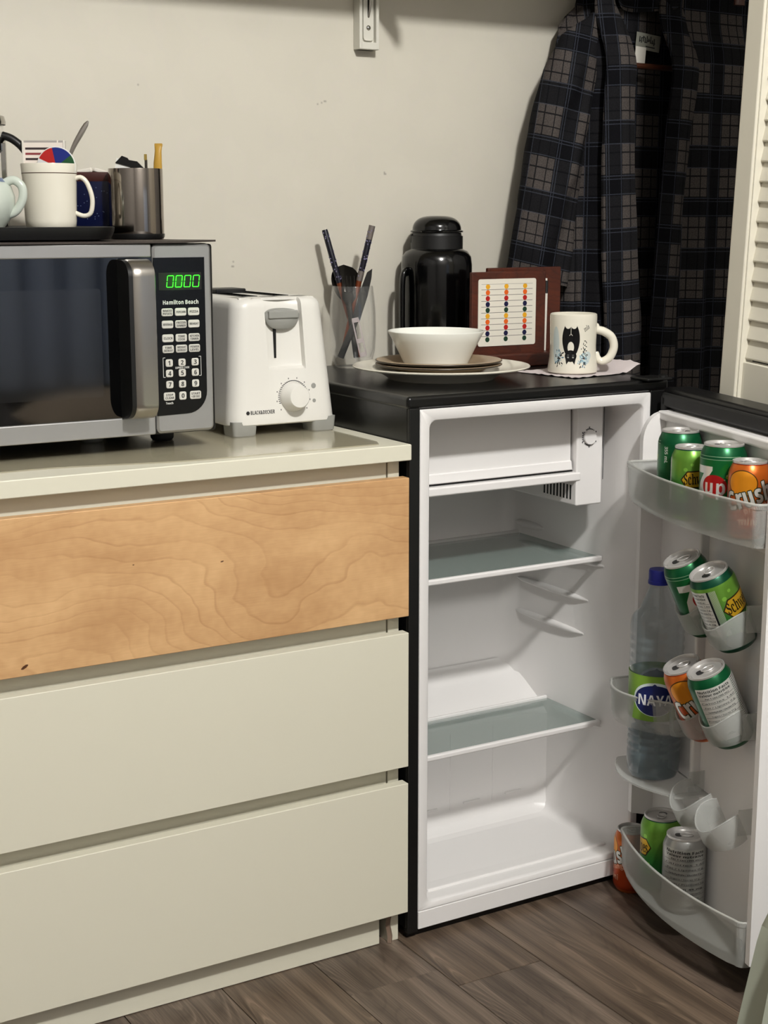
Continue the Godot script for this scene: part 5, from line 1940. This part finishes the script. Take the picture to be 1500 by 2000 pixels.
	t = thing("pen", "slim pen clipped among the papers at the right side of the holder", "pen", Vector3(0.4745, fy + 0.0235, 0.161))
	g = G.new()
	g.tube([Vector3(0, 0.0, 0), Vector3(0.001, 0.115, 0.001)], 0.0028, 10)
	obj("barrel", g, M.paper, t)
	g = G.new()
	g.tube([Vector3(0.001, 0.1, 0.001), Vector3(0.0012, 0.122, 0.001)], 0.0032, 10)
	obj("cap", g, M.ink, t)
	# napkin and printed mug
	t = thing("paper_doily", "crumpled white paper napkin under the mug with the black cat", "napkin", Vector3(0.43, fy, 0.315))
	g = G.new()
	var no := noise(21, 1.0, 2)
	rows = []
	for i in 19:
		var r := PackedVector3Array()
		for j in 19:
			var x := (i / 18.0 - 0.5)
			var z := (j / 18.0 - 0.5)
			var px := x * 0.16 + z * 0.02
			var pz := z * 0.135 - x * 0.03
			var rad := Vector2(x, z).length()
			var lift := maxf(0.0, no.get_noise_2d(x * 9.0, z * 9.0)) * 0.004 * smoothstep(0.3, 0.5, rad) + 0.016 * smoothstep(0.25, 0.5, x) * smoothstep(-0.45, -0.1, -z * 0.6 + 0.1)
			r.append(Vector3(px, 0.0012 + lift, pz))
		rows.append(r)
	g.loft(rows, false, 0, 60.0, true)
	var dm := mat("napkin", Color(0.8, 0.76, 0.76), 0.85)
	obj("sheet", g, dm, t)
	t = thing("mug", "white stoneware mug printed with a black cat and blue flowers on the refrigerator", "mug", Vector3(0.4085, fy + 0.0022, 0.327), facing)
	im = Image.create(2048, 680, false, Image.FORMAT_RGB8)
	im.fill(Color(0.87, 0.85, 0.79))
	cat_print(im, 1024.0 - 70.0)
	var mm := mat("cat_mug", Color.WHITE, 0.16)
	mm.albedo_texture = tex(down(im))
	g = G.new()
	g.lathe([Vector2(0.0003, 0.0), Vector2(0.0375, 0.0), Vector2(0.0405, 0.002), Vector2(0.0412, 0.006), Vector2(0.0405, 0.0125), Vector2(0.0385, 0.026), Vector2(0.0378, 0.045), Vector2(0.0384, 0.07), Vector2(0.0388, 0.092), Vector2(0.0383, 0.0962), Vector2(0.0365, 0.0975), Vector2(0.0345, 0.096), Vector2(0.0338, 0.06), Vector2(0.0335, 0.02), Vector2(0.029, 0.009), Vector2(0.0003, 0.009)], 64, 40.0, 0.0, 0.0975)
	# the print goes round with its middle towards local -x; turn it to the room
	var body := obj("body", g, mm, t)
	body.rotation.y = PI / 2
	g = G.new()
	g.tube(arc_path([Vector3(0.034, 0.079, 0), Vector3(0.0385, 0.071, 0), Vector3(0.05, 0.0675, 0), Vector3(0.063, 0.0585, 0), Vector3(0.0675, 0.042, 0), Vector3(0.061, 0.025, 0), Vector3(0.0485, 0.0185, 0), Vector3(0.041, 0.0235, 0), Vector3(0.038, 0.034, 0)], 34), [0.006, 0.0075, 0.0075, 0.007, 0.007, 0.007, 0.007, 0.007, 0.007, 0.007, 0.007, 0.007, 0.007, 0.007, 0.007, 0.007, 0.007, 0.007, 0.007, 0.007, 0.007, 0.007, 0.007, 0.007, 0.007, 0.0068, 0.0066, 0.0064, 0.0062, 0.006, 0.0058, 0.0056, 0.0054, 0.005, 0.004], 14, Vector3(0, 0, 1))
	obj("handle", g, M.china, t)


func cat_print(im: Image, cx: float) -> void:
	var black := Color(0.03, 0.03, 0.035)
	var white := Color(0.87, 0.85, 0.79)
	var sky := Color(0.66, 0.75, 0.78)
	# pale wash behind
	for p in [[-235, 330, 60, 190], [-205, 470, 70, 90], [205, 500, 80, 70], [250, 470, 60, 50]]:
		fill_oval(im, Vector2(cx + p[0], p[1]), p[2], p[3], white.lerp(sky, 0.55))
	# body seen from behind, narrowing to the shoulders
	var pts := PackedVector2Array()
	for i in 25:
		var f := i / 24.0
		var y := 110.0 + 330.0 * f
		var w := 122.0 * pow(sin(PI * clampf(0.16 + f * 0.66, 0.0, 1.0)), 0.75) + 3.0
		pts.append(Vector2(cx - w, y))
	for i in 25:
		var f := 1.0 - i / 24.0
		var y := 110.0 + 330.0 * f
		var w := 122.0 * pow(sin(PI * clampf(0.16 + f * 0.66, 0.0, 1.0)), 0.75) + 3.0
		pts.append(Vector2(cx + w, y))
	fill_poly(im, pts, black)
	fill_oval(im, Vector2(cx - 42, 122), 42, 40, white)
	fill_oval(im, Vector2(cx + 42, 122), 42, 40, white)
	im.fill_rect(Rect2i(int(cx - 3), 110, 6, 120), white)
	fill_tri(im, Vector2(cx - 26, 240), Vector2(cx, 214), Vector2(cx + 26, 240), white)
	fill_tri(im, Vector2(cx - 24, 248), Vector2(cx, 222), Vector2(cx + 24, 248), black)
	fill_oval(im, Vector2(cx, 372), 46, 64, white)
	# head with ears hanging down
	fill_oval(im, Vector2(cx, 470), 82, 66, black)
	fill_tri(im, Vector2(cx - 80, 470), Vector2(cx - 20, 520), Vector2(cx - 54, 566), black)
	fill_tri(im, Vector2(cx + 80, 470), Vector2(cx + 20, 520), Vector2(cx + 54, 566), black)
	for s in [-1, 1]:
		for k in 3:
			im.fill_rect(Rect2i(int(cx + s * 34 - 14), 456 + k * 14, 28, 4), Color(0.55, 0.55, 0.53))
		im.fill_rect(Rect2i(int(cx + s * 34 - 12), 484, 24, 8), Color(0.75, 0.75, 0.72))
	# flowers and leaves
	var r := RandomNumberGenerator.new()
	r.seed = 6
	for s in [-1, 1]:
		for i in 46:
			var a := r.randf_range(0, TAU)
			var d := r.randf_range(0, 1.0)
			var c := Vector2(cx + s * 175 + cos(a) * 80 * d, 500 + sin(a) * 120 * d)
			fill_oval(im, c, r.randf_range(5, 20), r.randf_range(4, 9), [Color(0.35, 0.48, 0.55), Color(0.55, 0.68, 0.74), Color(0.16, 0.18, 0.18), Color(0.25, 0.22, 0.2)][r.randi_range(0, 3)], a)
	for i in 12:
		fill_oval(im, Vector2(cx + 205 + sin(i * 2.1) * 26, 300 + i * 16), 16, 5, Color(0.2, 0.2, 0.19), i * 0.9)
	print_text(im, "mla", 52, Vector2(cx + 225, 155), black, -0.5, 88, false, true)


# ---------------------------------------------------------------- the robe on its hanger
func plaid() -> Image:
	var n := 640
	var im := Image.create(n, n, false, Image.FORMAT_RGB8)
	var dark := Color(0.042, 0.043, 0.056)
	var mid := Color(0.125, 0.123, 0.128)
	var warm := Color(0.27, 0.25, 0.24)
	var line := Color(0.27, 0.285, 0.33)
	var nz := noise(3, 0.08, 3)
	# bands along one axis: [start, end, shade]; shade 0 dark, 1 light
	var bands := [[0.0, 0.2, 0.0], [0.2, 0.5, 1.0], [0.5, 0.72, 0.15], [0.72, 1.0, 0.85]]
	var thin := [[0.015, 0.011, 1], [0.045, 0.009, 1], [0.185, 0.009, 1], [0.3, 0.013, -1], [0.42, 0.013, -1], [0.505, 0.011, 1], [0.54, 0.009, 1], [0.72, 0.009, 1], [0.8, 0.013, -1], [0.92, 0.011, -1]]
	var sh := PackedFloat32Array()
	var th := PackedFloat32Array()
	for i in n:
		var f := float(i) / n
		var s := 0.0
		for b in bands:
			if f >= b[0] and f < b[1]:
				s = b[2]
		var q := 0.0
		for l in thin:
			if absf(f - l[0]) < l[1] * 0.5:
				q = l[2]
		sh.append(s)
		th.append(q)
	for y in n:
		for x in n:
			var a := sh[x]
			var b := sh[y]
			var c := dark.lerp(mid, clampf((a + b) * 0.62, 0.0, 1.0))
			if a > 0.6 and b > 0.6:
				c = warm
			if th[x] > 0 or th[y] > 0:
				c = c.lerp(line, 0.55)
			elif th[x] < 0 or th[y] < 0:
				c = c.lerp(dark, 0.75)
			var k := 1.0 + nz.get_noise_2d(x, y) * 0.22 + (0.05 if (x + y) % 4 < 2 else -0.05)
			im.set_pixel(x, y, Color(c.r * k, c.g * k, c.b * k))
	return im


# a hanging cloth panel between two edges that run down; both faces, a real thickness
func cloth_panel(g: G, left: Array, right: Array, y0: float, y1: float, zf: Callable, nu := 22, nv := 60, uv_turn := 0.0, thick := 0.003) -> void:
	var front := []
	var back := []
	for i in nv + 1:
		var y := lerpf(y0, y1, float(i) / nv)
		var xl := at_heights(left, y)
		var xr := at_heights(right, y)
		var r := PackedVector3Array()
		var rb := PackedVector3Array()
		for j in nu + 1:
			var x := lerpf(xl, xr, float(j) / nu)
			var z: float = zf.call(x, y, float(j) / nu)
			r.append(Vector3(x, y, z))
			rb.append(Vector3(x, y, z - thick))
		front.append(r)
		back.append(rb)
	var first := g.v.size()
	g.loft(front, false, 0, 70.0)
	g.loft(back, false, 0, 70.0, true)
	for s in [0, nu]:
		var strip := []
		for i in nv + 1:
			strip.append(PackedVector3Array([front[i][s], back[i][s]]))
		g.loft(strip, false, 0, 70.0)
	var inv := g.xf.affine_inverse()
	for i in range(first, g.v.size()):
		var p: Vector3 = inv * g.v[i]
		g.t[i] = Vector2(p.x + (p.z * 0.6), -p.y).rotated(uv_turn) / 0.19


func robe() -> void:
	var pm := mat("plaid_cloth", Color.WHITE, 0.9)
	pm.albedo_texture = tex(plaid())
	pm.metallic_specular = 0.2
	var t := thing("robe", "dark grey and black plaid flannel robe hanging open on a wooden hanger", "robe", Vector3(0.765, 0.38, 0.08))
	var fold := func(x: float, y: float, amp: float, f: float, ph: float) -> float:
		return amp * sin(x * f + ph + sin(y * 5.0 + ph) * 0.5)
	var lap_in := [[1.54, 0.686], [1.5, 0.69], [1.447, 0.699], [1.38, 0.692], [1.313, 0.688], [1.206, 0.692], [1.05, 0.705], [0.9, 0.72], [0.38, 0.735]]
	var lap_out := [[1.54, 0.65], [1.5, 0.648], [1.447, 0.634], [1.38, 0.622], [1.313, 0.617], [1.206, 0.615], [1.05, 0.62], [0.9, 0.632], [0.38, 0.65]]
	var rlap_in := [[1.54, 0.812], [1.5, 0.806], [1.431, 0.79], [1.352, 0.782], [1.24, 0.77], [1.11, 0.759], [0.95, 0.75], [0.38, 0.742]]
	var rlap_out := [[1.54, 0.88], [1.5, 0.872], [1.431, 0.85], [1.352, 0.842], [1.24, 0.826], [1.11, 0.814], [0.95, 0.81], [0.38, 0.815]]
	# back
	var g := world_g(t)
	cloth_panel(g, [[1.54, 0.66], [1.48, 0.64], [1.45, 0.6], [1.2, 0.6], [0.38, 0.58]], [[1.54, 0.95], [1.45, 0.98], [1.2, 0.98], [0.38, 1.0]], 1.54, 0.38, func(x, y, q): return 0.022 + fold.call(x, y, 0.006, 34.0, 0.4))
	obj("back", g, pm, t)
	# left front under the lapel
	g = world_g(t)
	cloth_panel(g, [[1.54, 0.66], [1.485, 0.655], [1.47, 0.632], [1.44, 0.6], [1.4, 0.575], [1.3, 0.585], [1.2, 0.59], [1.0, 0.57], [0.8, 0.555], [0.38, 0.545]], [[1.54, 0.7], [1.38, 0.65], [1.2, 0.64], [0.9, 0.66], [0.38, 0.68]], 1.52, 0.38, func(x, y, q): return 0.05 + 0.06 * sin(q * PI * 0.5) - 0.05 * smoothstep(1.38, 1.48, y) + fold.call(x, y, 0.01 * smoothstep(1.4, 1.1, y), 150.0, 1.0), 26)
	obj("front_panel", g, pm, t)
	# lapels
	g = world_g(t)
	cloth_panel(g, lap_out, lap_in, 1.54, 0.38, func(x, y, q): return 0.138 + 0.012 * sin(q * PI) - 0.07 * smoothstep(1.36, 1.5, y) - 0.006 * q, 14, 60, 0.05, 0.006)
	obj("lapel", g, pm, t)
	g = world_g(t)
	cloth_panel(g, rlap_in, rlap_out, 1.54, 0.38, func(x, y, q): return 0.128 + 0.012 * sin(q * PI) - 0.07 * smoothstep(1.36, 1.5, y), 14, 60, -0.06, 0.006)
	obj("lapel", g, pm, t)
	# right front
	g = world_g(t)
	cloth_panel(g, [[1.54, 0.86], [1.38, 0.83], [1.2, 0.81], [0.9, 0.795], [0.38, 0.8]], [[1.54, 1.08], [1.5, 1.1], [1.44, 1.1], [1.3, 1.09], [1.0, 1.09], [0.38, 1.09]], 1.54, 0.38, func(x, y, q): return 0.12 - 0.02 * q - 0.05 * smoothstep(1.38, 1.48, y) + fold.call(x, y, 0.012 * smoothstep(1.4, 1.1, y), 85.0, 2.2), 24)
	obj("front_panel", g, pm, t)
	# collar round the neck
	g = world_g(t)
	var rows := []
	for i in 15:
		var f := i / 14.0
		var x := lerpf(0.69, 0.83, f)
		var zz := 0.075 - 0.045 * sin(f * PI)
		rows.append(PackedVector3Array([Vector3(x, 1.495 - 0.012 * sin(f * PI), zz - 0.004), Vector3(x, 1.54, zz - 0.012), Vector3(x, 1.55, zz), Vector3(x, 1.53, zz + 0.008), Vector3(x, 1.482 - 0.006 * sin(f * PI), zz + 0.003)]))
	var first := g.v.size()
	g.loft(rows, true, 3, 60.0)
	for i in range(first, g.v.size()):
		var p: Vector3 = t.transform * g.v[i]
		g.t[i] = Vector2(p.x, -p.y) / 0.19
	obj("collar", g, pm, t)
	# sleeves
	for s in 2:
		g = world_g(t)
		var ol := [[1.45, 0.615], [1.42, 0.565], [1.41, 0.549], [1.342, 0.512], [1.251, 0.487], [1.125, 0.463], [1.023, 0.446], [0.95, 0.436]]
		var ir := [[1.45, 0.64], [1.42, 0.638], [1.38, 0.62], [1.3, 0.606], [1.2, 0.592], [1.125, 0.578], [1.02, 0.57], [0.95, 0.563]]
		rows = []
		for i in 46:
			var y := lerpf(1.452, 0.985, i / 45.0)
			var xl := at_heights(ol, y)
			var xr := at_heights(ir, y)
			if s == 1:
				var k := xl
				xl = 1.7 - xr
				xr = 1.7 - k
			var cxx := (xl + xr) / 2 + (0.022 if s == 0 else 0.0)
			var hx := (xr - xl) / 2
			var hz := 0.012 + 0.03 * smoothstep(1.455, 1.36, y)
			var r := PackedVector3Array()
			for j in 40:
				var a := TAU * j / 40.0
				var rip := 1.0 + 0.17 * sin(a * 5.0 + y * 22.0) * smoothstep(1.42, 1.3, y) + 0.07 * sin(a * 3.0 - y * 60.0)
				r.append(Vector3(cxx + cos(a) * hx, y - 0.012 * cos(a) * (1 if s == 0 else -1), 0.068 - 0.004 * s + sin(a) * hz * rip))
			rows.append(r)
		first = g.v.size()
		g.loft(rows, true, 1, 60.0, true)
		for i in range(first, g.v.size()):
			var p: Vector3 = t.transform * g.v[i]
			g.t[i] = Vector2(p.x + p.z * 0.7, -p.y).rotated(-0.18 if s == 0 else 0.18) / 0.19
		obj("sleeve", g, pm, t)
	# woven label and care tag inside the neck
	var lx := Transform3D(Basis(Vector3(0, 0, 1), -0.1), Vector3(0.796, 1.424, 0.036))
	g = world_g(t)
	g.xf = g.xf * lx
	g.box(Vector3.ZERO, Vector3(0.058, 0.03, 0.0014), 0.0004)
	lab(obj("neck_label", g, mat("label_cloth", Color(0.5, 0.5, 0.46), 0.8), t), "pale woven label with black lettering")
	g = world_g(t)
	g.xf = g.xf * lx
	var scrawl := RandomNumberGenerator.new()   # worn lettering that can no longer be read
	scrawl.seed = 8
	for i in 9:
		g.box(Vector3(-0.021 + i * 0.0044, 0.003 + scrawl.randf_range(-0.002, 0.002), 0.0009), Vector3(0.002, scrawl.randf_range(0.006, 0.013), 0.0004))
		g.box(Vector3(-0.02 + i * 0.0044, 0.003 + scrawl.randf_range(-0.005, 0.005), 0.0009), Vector3(0.0034, 0.0017, 0.0004))
	g.box(Vector3(0.006, -0.0085, 0.0009), Vector3(0.022, 0.002, 0.0004))
	obj("label_lettering", g, M.ink, t)
	g = world_g(t)
	g.xf = g.xf * Transform3D(Basis(Vector3(0, 0, 1), -0.08), Vector3(0.775, 1.399, 0.04))
	g.box(Vector3.ZERO, Vector3(0.025, 0.031, 0.0012), 0.0004)
	obj("care_tag", g, M.paper, t)
	# hanger
	var hw := mat("hanger_wood", Color(0.25, 0.12, 0.06), 0.4)
	t = thing("coat_hanger", "brown wooden coat hanger inside the plaid robe", "hanger", Vector3(0.764, 1.377, 0.062))
	g = world_g(t)
	g.tube([Vector3(0.6, 1.379, 0.062), Vector3(0.764, 1.377, 0.062), Vector3(0.928, 1.3745, 0.062)], 0.0055, 14)
	obj("trouser_bar", g, hw, t)
	g = world_g(t)
	g.tube(arc_path([Vector3(0.6, 1.379, 0.058), Vector3(0.625, 1.405, 0.03), Vector3(0.7, 1.44, 0.0), Vector3(0.764, 1.46, -0.004), Vector3(0.83, 1.44, 0.0), Vector3(0.905, 1.405, 0.03), Vector3(0.928, 1.3745, 0.058)], 30), Vector2(0.007, 0.011), 12)
	obj("shoulder_bar", g, hw, t)
	g = world_g(t)
	g.tube(arc_path([Vector3(0.764, 1.46, -0.004), Vector3(0.764, 1.51, -0.004), Vector3(0.78, 1.535, -0.004), Vector3(0.77, 1.552, -0.004), Vector3(0.75, 1.55, -0.004), Vector3(0.747, 1.54, -0.004)], 24), 0.002, 10)
	obj("hook", g, M.chrome, t)
	t = thing("coat_hanger", "end of a second wooden hanger at the top beside the louvered door", "hanger", Vector3(0.893, 1.496, 0.17))
	g = G.new()
	g.tube(arc_path([Vector3(0.002, -0.014, 0), Vector3(0.004, 0.0, 0), Vector3(0.03, 0.03, -0.004), Vector3(0.12, 0.06, -0.01), Vector3(0.19, 0.075, -0.012)], 20), Vector2(0.007, 0.012), 12)
	obj("shoulder_bar", g, hw, t)


# ---------------------------------------------------------------- the bed that stands at the right, its blanket in the corner of the view
func bedding() -> void:
	var t := thing("bed", "low bed covered with a pale blanket at the right side of the room", "bed", Vector3(0.75, 0, 2.3))
	var g := world_g(t)
	g.box(Vector3(0.8, 0.14, 2.28), Vector3(1.5, 0.14, 2.1), 0.01)
	obj("frame", g, mat("bed_frame", Color(0.3, 0.24, 0.2), 0.6), t)
	g = world_g(t)
	g.box(Vector3(0.8, 0.285, 2.28), Vector3(1.48, 0.15, 2.1), 0.04, 3)
	obj("mattress", g, M.paper, t)
	for p in [[0.2, 1.3], [1.5, 1.3], [0.2, 3.3], [1.5, 3.3]]:
		g = world_g(t)
		g.box(Vector3(p[0], 0.035, p[1]), Vector3(0.05, 0.07, 0.05), 0.004)
		obj("leg", g, M["bed_frame"], t)
	t = thing("blanket", "pale grey green blanket draped over the bed corner beside the open door", "blanket", Vector3(0.1, 0, 1.2))
	g = world_g(t)
	var rows := []
	# skirt of the blanket: a rounded corner that flares and folds as it falls
	var line := []
	for i in 40:
		line.append([Vector2(0.02, 2.9 - i * 0.0405), Vector2(-1, 0)])
	for i in 17:
		var a := PI + PI / 2 * i / 16.0
		line.append([Vector2(0.02 + 0.07 + 0.07 * cos(a), 1.25 + 0.07 * sin(a)), Vector2(cos(a), sin(a))])
	for i in range(1, 36):
		line.append([Vector2(0.09 + i * 0.039, 1.18), Vector2(0, -1)])
	for k in 18:
		var f := k / 17.0
		var y := lerpf(0.365, 0.02, f)
		var r := PackedVector3Array()
		for i in line.size():
			var q: Vector2 = line[i][0]
			var o: Vector2 = line[i][1]
			var amp := 0.004 + 0.02 * f
			var out := 0.012 * sin(minf(f * 6.0, 1.0) * PI / 2) + 0.03 * f + amp * (sin(i * 0.95) + 0.4 * sin(i * 2.1 + 1.0))
			var p := q + o * out
			r.append(Vector3(p.x, y, p.y))
		rows.append(r)
	# top sheet closing over the mattress
	var topr := PackedVector3Array()
	for i in line.size():
		var q: Vector2 = line[i][0] - line[i][1] * 0.03
		topr.append(Vector3(q.x, 0.38, q.y))
	rows.push_front(topr)
	g.loft(rows, false, 0, 75.0, true)
	var poly := PackedVector2Array()
	for i in line.size():
		var q: Vector2 = line[i][0] - line[i][1] * 0.03
		poly.append(Vector2(q.x, -q.y))
	poly.append(Vector2(1.52, -2.9))
	var keep := g.xf
	g.xf = keep * Transform3D(Basis(Vector3.RIGHT, Vector3(0, 0, -1), Vector3(0, 1, 0)), Vector3.ZERO)
	g.prism(poly, 0.36, 0.38)
	g.xf = keep
	var bm := mat("blanket_cloth", Color(0.64, 0.66, 0.6), 0.9)
	obj("cover", g, bm, t)
	t = thing("pillow", "plump beige pillow lying on the bed under the window", "pillow", Vector3(0.62, 0.385, 3.05))
	g = G.new()
	rows = []
	for i in 17:
		var u := i / 16.0 * 2.0 - 1.0
		var r := PackedVector3Array()
		for j in 33:
			var a := TAU * j / 32.0
			var w: float = 0.2 * (1.0 - 0.12 * pow(absf(u), 4.0))
			var hgt: float = 0.085 * sqrt(maxf(0.001, 1.0 - pow(absf(u), 3.0)))
			r.append(Vector3(u * 0.3, 0.085 + sin(a) * hgt * (0.55 + 0.45 * sin(a) * sin(a)), signf(cos(a)) * pow(absf(cos(a)), 0.8) * w))
		rows.append(r.slice(0, 32))
	g.loft(rows, true, 3, 70.0)
	obj("pillow_case", g, mat("pillow_cloth", Color(0.62, 0.56, 0.48), 0.9), t)
	t = thing("curtain", "sheer pale curtain hanging over the window behind the bed", "curtain", Vector3(0.8, 1.1, 3.66))
	g = G.new()
	rows = []
	for k in 13:
		var r := PackedVector3Array()
		for i in 61:
			var x := i / 60.0 * 1.1 - 0.55
			r.append(Vector3(x, 0.6 - k * 0.1, 0.018 * sin(x * 46.0) + 0.006 * sin(x * 110.0)))
		rows.append(r)
	g.loft(rows, false, 0, 70.0)
	var cm := mat("sheer", Color(0.66, 0.7, 0.76), 0.9)
	cm.backlight_enabled = true
	cm.backlight = Color(0.55, 0.58, 0.62)
	obj("cloth", g, cm, t)
	g = G.new()
	g.tube([Vector3(-0.62, 0.615, 0), Vector3(0.62, 0.615, 0)], 0.009, 12)
	obj("rod", g, M.dark_steel, t)
